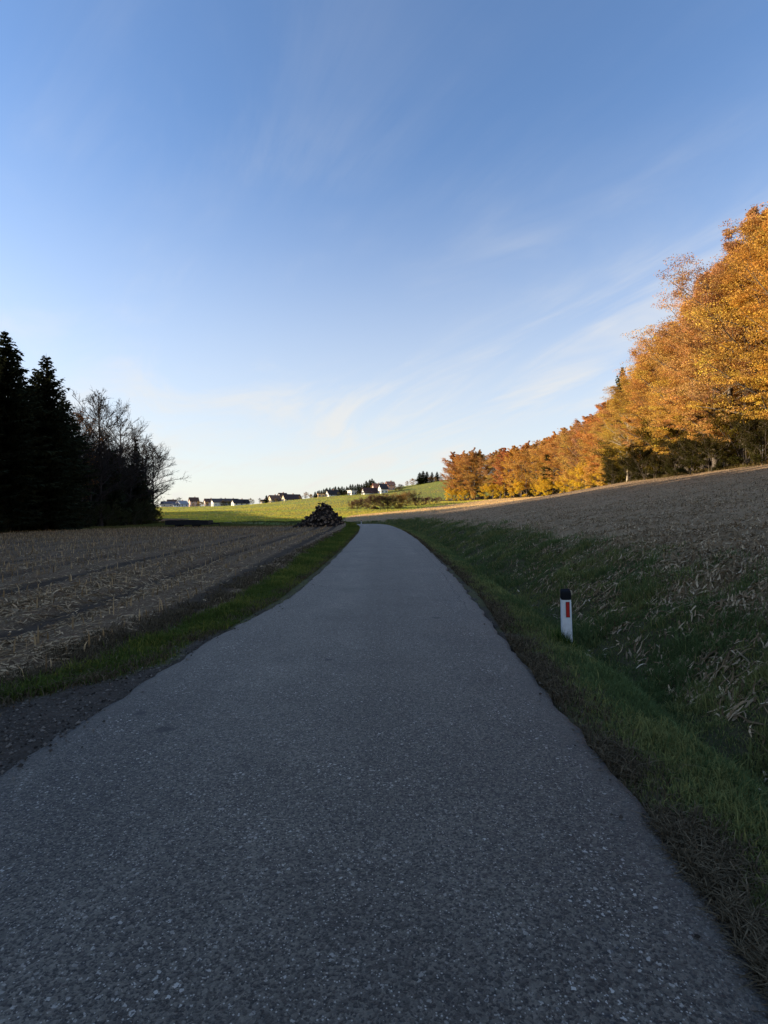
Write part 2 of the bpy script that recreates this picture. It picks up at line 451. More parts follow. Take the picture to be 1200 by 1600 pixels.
# ------------------------------------------------------------------ road
def road_material():
    g = G("worn_asphalt", 0.58, 0.38)
    P = g.tc.outputs['Object']
    wob = g.n('ShaderNodeTexNoise'); g.l(P, wob.inputs['Vector']); wob.inputs['Scale'].default_value = 70
    wv = g.n('ShaderNodeMixRGB'); wv.blend_type = 'LINEAR_LIGHT'; wv.inputs[0].default_value = .012; g.l(P, wv.inputs[1]); g.l(wob.outputs['Color'], wv.inputs[2])
    v1 = g.voro(95, wv.outputs[0]); v2 = g.voro(42, wv.outputs[0]); v3 = g.voro(130)
    sep1 = g.n("ShaderNodeSeparateColor"); g.l(v1.outputs['Color'], sep1.inputs[0])
    sep2 = g.n("ShaderNodeSeparateColor"); g.l(v2.outputs['Color'], sep2.inputs[0])
    nl = g.noise(.9, 5, .6); nt_ = g.noise(.7, 4, .5, g.vec((1.6, .05, 1))); nf = g.noise(60, 4, .7); nb = g.noise(3.5, 5, .65)
    ac = g.attr("across").outputs['Fac']
    trk = g.rng(g.math('ABSOLUTE', g.math('SUBTRACT', g.math('ABSOLUTE', ac), .46)), .06, .24, 1, 0)
    sxyz = g.n('ShaderNodeSeparateXYZ'); g.l(P, sxyz.inputs[0])
    base = g.mix(g.rng(nt_, .35, .65), (.094, .080, .060), (.160, .138, .104))
    base = g.mix(g.math('MULTIPLY', trk, .55), base, (.165, .143, .108))
    base = g.mix(g.math('MULTIPLY', g.rng(nl, .40, .66), .75), base, (.076, .065, .050))
    base = g.mix(g.math('MULTIPLY', g.rng(nb, .55, .72), .45), base, (.078, .067, .052))
    c = g.mix(sep1.outputs[0], g.mix(1.0, base, (.30, .30, .31), 'MULTIPLY'), g.mix(1.0, base, (1.8, 1.8, 1.78), 'MULTIPLY'))
    c = g.mix(g.rng(nf, .35, .65, .55, 0), c, g.mix(1.0, c, (.35, .35, .37), 'MULTIPLY'))
    sz = g.math('ADD', g.math('MULTIPLY', sep2.outputs[0], .24), .14)
    patch = g.rng(g.noise(2.2, 3, .6), .40, .62)
    stone = g.math('MULTIPLY', g.math('MULTIPLY', g.rng(sep2.outputs[1], .60, .64), g.math('LESS_THAN', v2.outputs['Distance'], sz)), g.math('ADD', g.math('MULTIPLY', patch, .6), .25))
    c = g.mix(stone, c, g.mix(sep2.outputs[2], (.28, .25, .20), (.74, .68, .58)))
    sep3 = g.n('ShaderNodeSeparateColor'); g.l(v3.outputs['Color'], sep3.inputs[0])
    c = g.mix(g.math('MULTIPLY', g.rng(sep3.outputs[0], .90, .92), g.math('LESS_THAN', v3.outputs['Distance'], .42)), c, (.40, .36, .30))
    c = g.mix(g.math('MULTIPLY', g.rng(sep3.outputs[1], .86, .88), .8), c, (.018, .016, .015))
    pit = g.math('MULTIPLY', g.rng(sep2.outputs[2], .90, .93), g.rng(v2.outputs['Distance'], .2, .45, .8, 0))
    c = g.mix(pit, c, (.02, .02, .023))
    spot = g.rng(g.noise(1.3, 2, .4, g.vec((1, .55, 1))), .735, .75)
    c = g.mix(g.math('MULTIPLY', spot, .75), c, (.02, .02, .024))
    for (sx_, sy_, ra_) in ((-1.50, 3.70, .075), (-1.80, 4.02, .05), (-.55, 5.4, .05), (.72, 7.6, .08)):
        vs = g.n('ShaderNodeVectorMath'); vs.operation = 'SUBTRACT'; g.l(wv.outputs[0], vs.inputs[0]); vs.inputs[1].default_value = (sx_, sy_, 0)
        vm = g.n('ShaderNodeVectorMath'); vm.operation = 'MULTIPLY'; g.l(vs.outputs[0], vm.inputs[0]); vm.inputs[1].default_value = (1, 1.1, 0)
        vl = g.n('ShaderNodeVectorMath'); vl.operation = 'LENGTH'; g.l(vm.outputs[0], vl.inputs[0])
        c = g.mix(g.rng(g.math('ADD', vl.outputs['Value'], g.math('MULTIPLY', nb, ra_ * .9)), ra_ * 1.1, ra_ * 1.5, .85, 0), c, (.016, .015, .014))
    wobs = g.math('MULTIPLY', g.math('SUBTRACT', g.noise(1.1, 5, .65), .5), .16)
    seam = g.math('MULTIPLY', g.math('LESS_THAN', g.math('ABSOLUTE', g.math('SUBTRACT', g.math('ADD', ac, wobs), .86)), .006),
                  g.math('MULTIPLY', g.rng(sxyz.outputs[1], 7.5, 9.0), g.rng(sxyz.outputs[1], 22, 30, 1, 0)))
    c = g.mix(g.math('MULTIPLY', seam, .8), c, (.015, .014, .013))
    dirt = g.math('MULTIPLY', g.rng(g.math('ADD', g.math('ABSOLUTE', ac), g.math('MULTIPLY', g.math('SUBTRACT', g.noise(4, 5, .65), .5), .35)), .86, 1.02), .8)
    c = g.mix(dirt, c, g.mix(nf, (.05, .042, .033), (.12, .10, .078)))
    g.color(c)
    h = g.math('ADD', g.math('MULTIPLY', v1.outputs['Distance'], -1.0), g.math('MULTIPLY', nf, .6))
    g.bump(h, 0.9, 0.008)
    return g.m
ry = np.concatenate([np.arange(-25, 14, .12), np.arange(14, 60, .4), np.arange(60, 128, 1.0)])
ss = np.array([-1, -.97, -.9, -.7, -.4, 0, .4, .7, .9, .97, 1.0])
V = []
for k, y in enumerate(ry):
    cx = road_cx(y); co = road_cos(y); si = -np.interp(y, _yy, _dd) * co
    el = half_w(y) + (vnoise(y * .9, 1.5, 3) - .5) * .06 + (vnoise(y * 5, 4.5, 4) - .5) * .06 + (vnoise(y * 4.1 / .5, 14.5, 24) - .5) * .05
    er = half_w(y) + (vnoise(y * .8, 7.5, 5) - .5) * .08 + (vnoise(y * 5, 9.5, 6) - .5) * .07 + (vnoise(y * 4.1 / .5, 19.5, 26) - .5) * .06
    for s_ in ss:
        d = s_ * (el if s_ < 0 else er)
        V.append((cx + d * co, y - d * (-si) if False else y + d * si * 1.0, 0.0))
V = np.array(V)
zr = road_z(np.repeat(ry, len(ss)))
crown = 0.03 * (1 - np.tile(ss, len(ry)) ** 2) + .004
V[:, 2] = zr + crown + (fbm(V[:, 0] * .8, V[:, 1] * .8, 12) - .5) * .012
nr, nc = len(ry), len(ss)
# skirt so that the asphalt has a real edge
sk = V.reshape(nr, nc, 3)
lsk = sk[:, :1].copy(); lsk[:, :, 2] -= .09; rsk = sk[:, -1:].copy(); rsk[:, :, 2] -= .09
full = np.concatenate([lsk, sk, rsk], 1); nc += 2
ii = np.arange(nr * nc).reshape(nr, nc)
rf4 = np.stack([ii[:-1, :-1], ii[:-1, 1:], ii[1:, 1:], ii[1:, :-1]], -1).reshape(-1, 4)
road_me = mesh_np("road", full.reshape(-1, 3), rf4, None, [road_material()], smooth=True)
sa_at = road_me.attributes.new("across", 'FLOAT', 'POINT')
sa_at.data.foreach_set("value", np.tile(np.concatenate([[-1.0], ss, [1.0]]), nr).astype(np.float32))
tag(link("road", road_me), kind="structure",
    label="narrow grey asphalt lane running towards the bend", cat="road")

# ------------------------------------------------------------------ scattered ground cover (stuff)
def scatter(n, x0, x1, y0, y1, power=1.2):
    """random points, denser near the camera"""
    u = rng.random(n); e = 1 - power
    a = (y0 + 0.0) ** e; b = y1 ** e
    Y = (a + u * (b - a)) ** (1 / e)
    return Y
def blades(name, X, Y, h, wd, lean, tone, tint, mat, color, label, cat, zoff=0.0, yaw=None):
    n = len(X); Z = profile(X, Y) + zoff - .01
    a = rng.random(n) * 2 * math.pi if yaw is None else yaw
    dx, dy = np.cos(a), np.sin(a)
    b = a + math.pi / 2 + rng.normal(0, .5, n); lx, ly = np.cos(b) * lean, np.sin(b) * lean
    P = np.stack([X, Y, Z], 1); D = np.stack([dx, dy, 0 * dx], 1) * (wd / 2)[:, None]
    L1 = np.stack([lx * h * .3, ly * h * .3, h * .6], 1)
    L2 = np.stack([lx * h, ly * h, h * np.sqrt(np.clip(1 - (lean * .8) ** 2, .05, 1))], 1)
    Vv = np.stack([P - D, P + D, P + L1 + D * .8, P + L1 - D * .8, P + L2], 1).reshape(-1, 3)
    o = np.arange(n) * 5
    q = np.stack([o, o + 1, o + 2, o + 3], 1); t = np.stack([o + 3, o + 2, o + 4], 1)
    me = mesh_np(name, Vv, q, t, [mat], {"tone": np.concatenate([tone * .8, tone]), "tint": np.concatenate([tint, tint])})
    ob = link(name, me); ob.color = (*color, 1)
    return tag(ob, label, cat, kind="stuff")

M_blade = leafmat("grass_blade", .3, .45, 1.5, (2.6, 1.75, 1.6))
M_straw = leafmat("dry_maize_straw", .15, .35, 1.5, (.55, .5, .45))

# verge, ditch and bank grass
def zone_points(n, sfun, y0, y1, power, key):
    Y = scatter(n, 0, 0, y0, y1, power)
    X = road_cx(Y) + sfun(n) / road_cos(Y)
    keep = rng.random(n) < zones(X, Y)[key] ** 1.3
    return X[keep], Y[keep]
XL, YL = zone_points(230000, lambda n: -(HW + rng.random(n) * 2.2), 1.6, 95, 1.25, 'grass')
XR, YR = zone_points(420000, lambda n: HW + .0 + rng.random(n) * 5.1, 1.1, 95, 1.3, 'grass')
def grass_set(name, X, Y, label, right):
    n = len(X); d = np.hypot(X, Y)
    clump = fbm(X * 2.2, Y * 2.2, 51); big = fbm(X * .5, Y * .5, 52)
    h = (.025 + .13 * clump ** 2.2 + .035 * rng.random(n) + .07 * (rng.random(n) > .97)) * np.interp(d, [2, 20, 80], [1, 1.15, 1.7])
    s = np.abs(road_s(X, Y)) - HW
    h = h * np.interp(s, [.1, .6, 1.5], [.5, .9, 1.0])
    if right: h = h * np.where(s > 1.3, .75 + 1.1 * sstep(.45, .7, fbm(X * 2.6, Y * 2.6, 58)), 1)
    wd = .0035 + .0028 * rng.random(n) + d * .0006
    lean = np.clip(rng.normal(.55, .25, n), .05, 1.0)
    dry = np.clip((fbm(X * 1.3, Y * 1.3, 61) - (.40 if right else .46)) * 3.2 + (.95 if right else .35) * (1 - sstep(.2, .75, s)), 0, 1)
    tint = np.where(rng.random(n) < dry * .75 + .06, rng.random(n) * .6 + .4, rng.random(n) * .12)
    tone = np.clip(.2 + .5 * big + rng.normal(0, .15, n), 0, 1)
    return blades(name, X, Y, h, wd, lean, tone, tint, M_blade, (.088, .125, .028) if not right else (.116, .162, .058), label, "grass")
grass_set("grass", XL, YL, "short green grass on the strip between lane and stubble field", False)
grass_set("grass", XR, YR, "dark green grass on the right verge, ditch and bank", True)

nd = 90000
Yd = scatter(nd, 0, 0, 1.1, 45, 1.35); rt = rng.random(nd) < .45
sd2 = np.where(rt, HW - .05 + np.abs(rng.normal(.09, .13, nd)), 0)
swd = np.interp(Yd, SWY, SWX)
lft = np.where(rng.random(nd) < .3, swd + rng.normal(0, .10, nd), gwid(Yd) + .15 + rng.normal(0, .18, nd))
sd2 = np.where(rt, sd2, -(HW + np.maximum(lft, .02)))
Xd = road_cx(Yd) + sd2 / road_cos(Yd)
kd = rng.random(nd) < sstep(.36, .6, fbm(Xd * 2.4, Yd * 2.4, 71)) * .9 + .1
Xd, Yd = Xd[kd], Yd[kd]; nd = len(Xd)
blades("dry_grass", Xd, Yd, .04 + .09 * rng.random(nd) ** 1.5, .004 + .003 * rng.random(nd) + Yd * .0006, np.clip(rng.normal(.95, .15, nd), .3, 1.1), np.clip(rng.normal(.45, .25, nd), 0, 1),
       (rng.random(nd) < .3) * .5, M_straw, (.145, .11, .065), "matted dry grass along the edges of the asphalt and the stubble field", "grass")

# straw and dead maize leaves: curled strips lying on the ground
def strips(name, X, Y, ln, wd, tone, tint, color, label, yaw, lift=.02, mat=M_straw):
    n = len(X)
    dx, dy = np.cos(yaw), np.sin(yaw)
    bend = rng.normal(0, .35, n)
    V_ = []
    pos = np.array([-.5, -.15, .2, .5])
    curl = np.stack([rng.random(n) * lift, lift * (.3 + rng.random(n)), lift * (.3 + rng.random(n)), rng.random(n) ** 2 * lift * 2.5], 1) + .004
    Zs = profile(X, Y)
    ex = profile(X + dx * .05, Y + dy * .05); slope = (ex - Zs) / .05
    for k in range(4):
        t = pos[k] * ln
        ax = -dy * bend * (pos[k] ** 2) * ln; ay = dx * bend * (pos[k] ** 2) * ln
        px = X + dx * t + ax; py = Y + dy * t + ay; pz = Zs + slope * t + curl[:, k]
        ww = wd * (.5, 1, .9, .25)[k] / 2
        tilt = rng.normal(0, .35, n)
        V_.append(np.stack([px - dy * ww, py + dx * ww, pz + tilt * ww], 1)); V_.append(np.stack([px + dy * ww, py - dx * ww, pz - tilt * ww], 1))
    Vv = np.stack(V_, 1).reshape(-1, 3)
    o = np.arange(n) * 8
    q = np.concatenate([np.stack([o + 2 * k, o + 2 * k + 1, o + 2 * k + 3, o + 2 * k + 2], 1) for k in range(3)])
    me = mesh_np(name, Vv, q, None, [mat], {"tone": np.tile(tone, 3), "tint": np.tile(tint, 3)})
    ob = link(name, me); ob.color = (*color, 1)
    return tag(ob, label, "straw", kind="stuff")
# left stubble field
n = 130000
Y = scatter(n, 0, 0, 3.0, 78, 1.35); X = -2.6 - rng.random(n) ** 1.2 * np.minimum(Y * .78 + 2, 52)
k = rng.random(n) < zones(X, Y)['left'] * sstep(.05, .55, -road_s(X, Y) - HW - gwid(Y)) * (1 - .85 * track(X, Y)) * (.35 + .65 * (.5 + .5 * np.cos((X + .045 * Y) * 2 * math.pi / 1.5))) * (.07 + .68 * sstep(.38, .62, .6 * fbm((X + .045 * Y) * 1.1, Y * .12, 92) + .4 * fbm(X * .8, Y * .8, 91))); X, Y = X[k], Y[k]; n = len(X)
d = np.hypot(X, Y)
strips("maize_straw", X, Y, (.07 + .22 * rng.random(n) ** 1.6), (.008 + .016 * rng.random(n)) + d * .0005, np.clip(rng.normal(.5, .25, n), 0, 1),
       (rng.random(n) < .35) * 1.0, (.47, .33, .185), "pale broken maize straw littering the left stubble field", rng.normal(.5, .9, n) + (rng.random(n) < .3) * 1.2, .02)
# standing stubble in rows
rows = np.arange(-60, -2.5, .75)
Xs, Ys = [], []
for u in rows:
    y = np.arange(3, 78, .17); y = y + rng.normal(0, .05, len(y))
    x = u - .045 * y + rng.normal(0, .035, len(y))
    Xs.append(x); Ys.append(y)
X = np.concatenate(Xs); Y = np.concatenate(Ys)
zl = zones(X, Y)['left']
k = (rng.random(len(X)) < zl * .85 * (1 - .97 * track(X, Y))) & (X > -Y * .80 - 3) & ((zl > .8))
X, Y = X[k], Y[k]; n = len(X); d = np.hypot(X, Y)
blades("maize_stubble", X, Y, .10 + .15 * rng.random(n), .014 + .008 * rng.random(n) + d * .0004, np.clip(np.abs(rng.normal(.25, .25, n)), 0, .9),
       np.clip(rng.normal(.55, .25, n), 0, 1), (rng.random(n) < .4) * 1.0, M_straw, (.48, .325, .165), "rows of short cut maize stalks on the left field", "stubble")
# right field and bank: flat dead leaves, thicker on top of the bank
n = 200000
Y = scatter(n, 0, 0, 2.2, 125, 1.35); r_ = rng.random(n) ** 1.5
X = road_cx(Y) + HW + 1.6 + r_ * np.minimum(Y * .75 + 3, 46)
zz = zones(X, Y); s = road_s(X, Y) - HW
pk = np.clip(zz['right'] * (.4 + .6 * sstep(.4, .6, fbm(X * .7, Y * .7, 95))) + zz['grass'] * sstep(.9, 3.2, s) * (.08 + .40 * sstep(.42, .66, fbm(X * 1.2, Y * 1.2, 96))), 0, 1)
k = (rng.random(n) < pk); X, Y, s = X[k], Y[k], s[k]; n = len(X); d = np.hypot(X, Y)
strips("maize_litter", X, Y, (.04 + .20 * rng.random(n) ** 2.2) * np.interp(s, [3, 12], [1.15, .7]), (.009 + .022 * rng.random(n) ** 2) + d * .00045,
       np.clip(rng.normal(.42, .25, n), 0, 1), (rng.random(n) < .5) * 1.0, (.47, .345, .205), "withered pale maize leaves strewn over the bank and right field",
       rng.normal(.6, 1.3, n), .035)

n = 2600
Y = scatter(n, 0, 0, 2.6, 40, 1.5); s = .9 + rng.random(n) ** .8 * 5.5; X = road_cx(Y) + half_w(Y) + s
k = rng.random(n) < sstep(.40, .62, fbm(X * 1.1, Y * 1.1, 97)) * sstep(.8, 1.8, s) * .8 + .04; X, Y = X[k], Y[k]; n = len(X)
strips("maize_husks", X, Y, .04 + .12 * rng.random(n) ** 1.4, .010 + .020 * rng.random(n), np.clip(rng.normal(.6, .25, n), 0, 1), (rng.random(n) < .25) * .6, (.54, .43, .29),
       "pale curled maize husks lying on the right bank above the ditch", rng.random(n) * 6.28, .03)

# lit far meadow and field: upright tufts that catch the low sun
M_tuft = leafmat("meadow_tuft", .35, .7, 1.25, (1.35, .98, 1.05))
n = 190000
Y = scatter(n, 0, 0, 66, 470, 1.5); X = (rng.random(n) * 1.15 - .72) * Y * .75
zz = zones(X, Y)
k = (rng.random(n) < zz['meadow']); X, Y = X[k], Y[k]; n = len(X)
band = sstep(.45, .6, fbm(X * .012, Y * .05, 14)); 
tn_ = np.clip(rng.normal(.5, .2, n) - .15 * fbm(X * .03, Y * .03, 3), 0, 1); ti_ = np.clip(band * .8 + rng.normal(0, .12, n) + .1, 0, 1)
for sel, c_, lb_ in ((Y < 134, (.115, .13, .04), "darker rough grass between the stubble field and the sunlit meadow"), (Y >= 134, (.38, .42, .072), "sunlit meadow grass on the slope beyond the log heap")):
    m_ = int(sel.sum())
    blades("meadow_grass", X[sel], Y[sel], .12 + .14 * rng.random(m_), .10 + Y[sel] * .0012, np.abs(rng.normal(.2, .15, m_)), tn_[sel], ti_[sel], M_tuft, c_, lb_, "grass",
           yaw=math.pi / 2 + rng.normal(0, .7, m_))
n = 70000
Y = scatter(n, 0, 0, 100, 290, 1.3); X = -25 + rng.random(n) * 95
zz = zones(X, Y)
k = (rng.random(n) < zz['tan'] * .9); X, Y = X[k], Y[k]; n = len(X)
blades("field_stubble", X, Y, .08 + .10 * rng.random(n), .06 + Y * .001, np.abs(rng.normal(.3, .2, n)), np.clip(rng.normal(.5, .2, n), 0, 1),
       np.clip(rng.normal(.2, .2, n), 0, 1), M_tuft, (.58, .43, .20), "tan stubble on the far end of the right field", "stubble", yaw=math.pi / 2 + rng.normal(0, .7, n))

n = 26000
Y = scatter(n, 0, 0, 34, 290, 1.1); right_ = rng.random(n) < .6
X = np.where(right_, edge_x(Y) + rng.normal(.9, .9, n), left_edge_x(Y) + rng.normal(.2, 1.1, n))
k = right_ | ((Y > 58) & (Y < 142)); X, Y = X[k], Y[k]; n = len(X)
blades("edge_grass", X, Y, .15 + .30 * rng.random(n) ** 1.5, .05 + Y * .0007, np.abs(rng.normal(.35, .25, n)), np.clip(rng.normal(.4, .22, n), 0, 1), np.clip(rng.normal(.4, .3, n), 0, 1),
       M_tuft, (.085, .075, .028), "rank dull grass along the foot of both woods", "grass")

# loose gravel on the shoulders
n = 26000
Y = scatter(n, 0, 0, 1.2, 40, 1.5); side = rng.random(n) < .88
s = np.where(side, -.28 + rng.random(n) * 1.6, -.25 + rng.random(n) * .75)
X = road_cx(Y) + np.where(side, -(half_w(Y) + s), half_w(Y) + s) / road_cos(Y)
k = rng.random(n) < np.where(s < 0, .16 * np.exp(s / .09), np.clip(zones(X, Y)['gravel'] + .10, 0, 1)); X, Y = X[k], Y[k]; n = len(X)
sz = (.004 + .012 * rng.random(n) ** 3) * np.interp(Y, [1, 10, 40], [1, 1.2, 2])
base = np.array([(1, 0, 0), (-1, 0, 0), (0, 1, 0), (0, -1, 0), (0, 0, .8), (0, 0, -.5)], float)
ang = rng.random(n) * 6.28
jit = 1 + rng.normal(0, .25, (n, 6, 3))
vv = base[None] * jit * sz[:, None, None]
ca, sa_ = np.cos(ang)[:, None], np.sin(ang)[:, None]
vx = vv[:, :, 0] * ca - vv[:, :, 1] * sa_; vy = vv[:, :, 0] * sa_ + vv[:, :, 1] * ca
gzv = np.where(s[k] < .02, road_z(Y) + .012 + .03 * np.clip(-s[k], 0, 1) , profile(X, Y)) + sz * .25
vv = np.stack([vx + X[:, None], vy + Y[:, None], vv[:, :, 2] + gzv[:, None]], -1).reshape(-1, 3)
tri = np.array([(0, 2, 4), (2, 1, 4), (1, 3, 4), (3, 0, 4), (2, 0, 5), (1, 2, 5), (3, 1, 5), (0, 3, 5)])
f3 = (np.arange(n)[:, None, None] * 6 + tri[None]).reshape(-1, 3)
tn = np.repeat(np.clip(rng.normal(.4, .28, n), 0, 1), 8)
M_stone = leafmat("gravel_stone", 0.0, .3, 1.9, (1.1, 1.0, .9))
o = link("gravel", mesh_np("gravel", vv, None, f3, [M_stone], {"tone": tn, "tint": tn * 0}))
o.color = (.115, .098, .08, 1)
tag(o, "loose grey gravel along both edges of the asphalt", "gravel", kind="stuff")

# ------------------------------------------------------------------ tree generators
class Geo:
    def __init__(s): s.V = []; s.F4 = []; s.F3 = []; s.nv = 0
    def tube(s, pts, rad, sides=5):
        pts = np.asarray(pts, float); k = len(pts)
        t = np.gradient(pts, axis=0); t /= np.linalg.norm(t, axis=1)[:, None] + 1e-9
        ref = np.array([0, 0, 1.0]) if abs(t[0, 2]) < .9 else np.array([1.0, 0, 0])
        a = np.cross(t, ref); a /= np.linalg.norm(a, axis=1)[:, None] + 1e-9
        b = np.cross(t, a)
        th = np.arange(sides) * 2 * math.pi / sides
        ring = pts[:, None] + (np.cos(th)[None, :, None] * a[:, None] + np.sin(th)[None, :, None] * b[:, None]) * np.asarray(rad)[:, None, None]
        i = np.arange(k * sides).reshape(k, sides) + s.nv
        j = np.roll(i, -1, 1)
        s.F4.append(np.stack([i[:-1], j[:-1], j[1:], i[1:]], -1).reshape(-1, 4))
        s.V.append(ring.reshape(-1, 3)); s.nv += k * sides
    def mesh(s, name, mat, smooth=True):
        return mesh_np(name, np.concatenate(s.V), np.concatenate(s.F4) if s.F4 else None, np.concatenate(s.F3) if s.F3 else None, [mat], smooth=smooth)

def leaf_mesh(name, C, Nrm, size, aspect, tone, tint, mat):
    n = len(C)
    Nrm = Nrm / (np.linalg.norm(Nrm, axis=1)[:, None] + 1e-9)
    ref = rng.normal(0, 1, (n, 3)); a = np.cross(Nrm, ref); a /= np.linalg.norm(a, axis=1)[:, None] + 1e-9
    b = np.cross(Nrm, a)
    a = a * (size / 2)[:, None]; b = b * (size * aspect / 2)[:, None]
    Vv = np.stack([C - a, C - b * .9 + a * .1, C + a, C + b * .9 - a * .1], 1).reshape(-1, 3)
    q = np.arange(n * 4).reshape(-1, 4)
    return mesh_np(name, Vv, q, None, [mat], {"tone": tone, "tint": tint})

def bark(name, c, pale=None):
    g = G(name, .9, .1)
    f = g.noise(5, 5, .6, g.vec((2, 2, .4)))
    cc = g.mix(g.rng(f, .35, .65), tuple(x * .55 for x in c), tuple(x * 1.25 for x in c))
    g.color(cc); g.bump(f, .6, .03)
    return g.m
M_bark = bark("grey_bark", (.12, .10, .08))
M_dbark = bark("dark_bark", (.045, .036, .03))
M_pale = bark("pale_bark", (.42, .36, .26))
M_leaf = leafmat("autumn_leaf", .38, .5, 1.45, (1.06, 1.42, .85))
M_needle = leafmat("needle", .15, .4, 1.5, (1.2, 1.0, .8))

def unit(v): return v / (np.linalg.norm(v) + 1e-9)
def curve(p, d, L, k, up, wob, r):
    pts = [p]; d = unit(d); step = L / k
    for _ in range(k):
        d = unit(d + np.array([0, 0, up]) + r.normal(0, wob, 3))
        p = p + d * step; pts.append(p)
    return np.array(pts)

def beech(seed, H, Rc, base, nlimb, nsub, leaves, leafsize, bare=0.0, cluster=.75, twigs=False, mat=M_bark, shape=1.0, flat=.28, multi=1, rise=0, thick=1.0, wob=.09):
    r = np.random.default_rng(seed); global rng
    geo = Geo(); tips = []; 
    for mstem in range(multi):
        lean = r.normal(0, .05 if multi == 1 else .18, 2)
        k = 9
        tp = [np.array([r.normal(0, .1 * (multi > 1) * 2), r.normal(0, .1 * (multi > 1) * 2), 0.0])]
        hh = H * (1 if mstem == 0 else r.uniform(.75, 1))
        for i in range(k):
            tp.append(tp[-1] + np.array([lean[0] + r.normal(0, .05), lean[1] + r.normal(0, .05), 1.0]) * hh * .93 / k)
        tp = np.array(tp); tr = (H * .0135 / math.sqrt(multi)) * np.linspace(1, .12, k + 1) ** .9
        tr[0] *= 1.35
        geo.tube(tp, tr, 7)
        ts = np.linspace(0, 1, k + 1)
        nl = nlimb // multi
        for i in range(nl):
            u = (i + r.random() * .8) / nl
            h = base + (1 - base) * u ** .9 * .97
            p = np.array([np.interp(h, ts, tp[:, c]) for c in range(3)])
            az = i * 2.399 + r.normal(0, .35)
            prof = max(.18, math.sin(math.pi * min(1, (u * .86 + .14)) ** shape)) if u < .93 else .22
            L = Rc * prof * r.uniform(.75, 1.2)
            el = R(r.uniform(12, 38) + 32 * u + rise * (1 - u))
            d = np.array([math.cos(az) * math.cos(el), math.sin(az) * math.cos(el), math.sin(el)])
            pts = curve(p, d, L * 1.12, 5, .03, wob, r)
            r0 = np.interp(h, ts, tr) * .5
            geo.tube(pts, np.linspace(r0, .02 * thick, 6), 4)
            tips.append((pts[-1], L * .18))
            for j in range(nsub):
                t = r.uniform(.25, 1.0); q = np.array([np.interp(t * 5, range(6), pts[:, c]) for c in range(3)])
                dd = unit(pts[min(5, int(t * 5) + 1)] - pts[max(0, int(t * 5) - 1)])
                sd_ = unit(np.cross(dd, [0, 0, 1.0])) * r.choice([-1, 1])
                d2 = unit(dd * .8 + sd_ * r.uniform(.4, 1.1) + np.array([0, 0, r.uniform(-.05, .45)]))
                L2 = L * r.uniform(.22, .5) * (1.15 - .5 * t)
                sp = curve(q, d2, L2, 3, .03, wob * 1.6, r)
                geo.tube(sp, np.linspace(max(.014, r0 * .3 * (1.1 - t)), .009, 4) * thick, 3)
                tips.append((sp[-1], L2 * .5)); tips.append((sp[2], L2 * .4))
                if twigs:
                    for _ in range(twigs):
                        t3 = r.uniform(.2, 1); q3 = np.array([np.interp(t3 * 3, range(4), sp[:, c]) for c in range(3)])
                        d3 = unit(unit(sp[-1] - sp[0]) + r.normal(0, .55, 3) + np.array([0, 0, .25]))
                        sp3 = curve(q3, d3, L2 * r.uniform(.25, .55), 2, .05, .2, r)
                        geo.tube(sp3, np.array([.011, .009, .006]) * thick * (H / 20) ** .3, 3)
    tm = geo.mesh("trunk", mat)
    cm = None
    if leaves:
        T = np.array([t[0] for t in tips]); S = np.array([t[1] for t in tips])
        S = np.clip(S, .35, 1.6) * cluster
        keep = r.random(len(T)) > bare
        T, S = T[keep], S[keep]
        ct = r.normal(.5, .16, len(T)); ci = np.clip(r.normal(.35, .28, len(T)) + .75 * (.5 - T[:, 2] / H), 0, 1)
        pick = r.integers(0, len(T), leaves)
        off = r.normal(0, 1, (leaves, 3)); off /= (np.linalg.norm(off, axis=1)[:, None] + 1e-9); off *= (r.random(leaves) ** .45)[:, None]
        off = off * S[pick][:, None] * np.array([1.25, 1.25, flat * 1.6])
        off[:, 2] -= .12 * (off[:, 0] ** 2 + off[:, 1] ** 2) / np.maximum(S[pick], .3)
        C = T[pick] + off
        C[:, 2] = np.maximum(C[:, 2], .15)
        N = r.normal(0, .75, (leaves, 3)) + np.array([0, 0, .8])
        size = leafsize * r.uniform(.6, 1.3, leaves)
        cm = leaf_mesh("crown", C, N, size, .62, np.clip(ct[pick] + r.normal(0, .14, leaves), 0, 1), np.clip(ci[pick] + r.normal(0, .12, leaves), 0, 1), M_leaf)
    return tm, cm

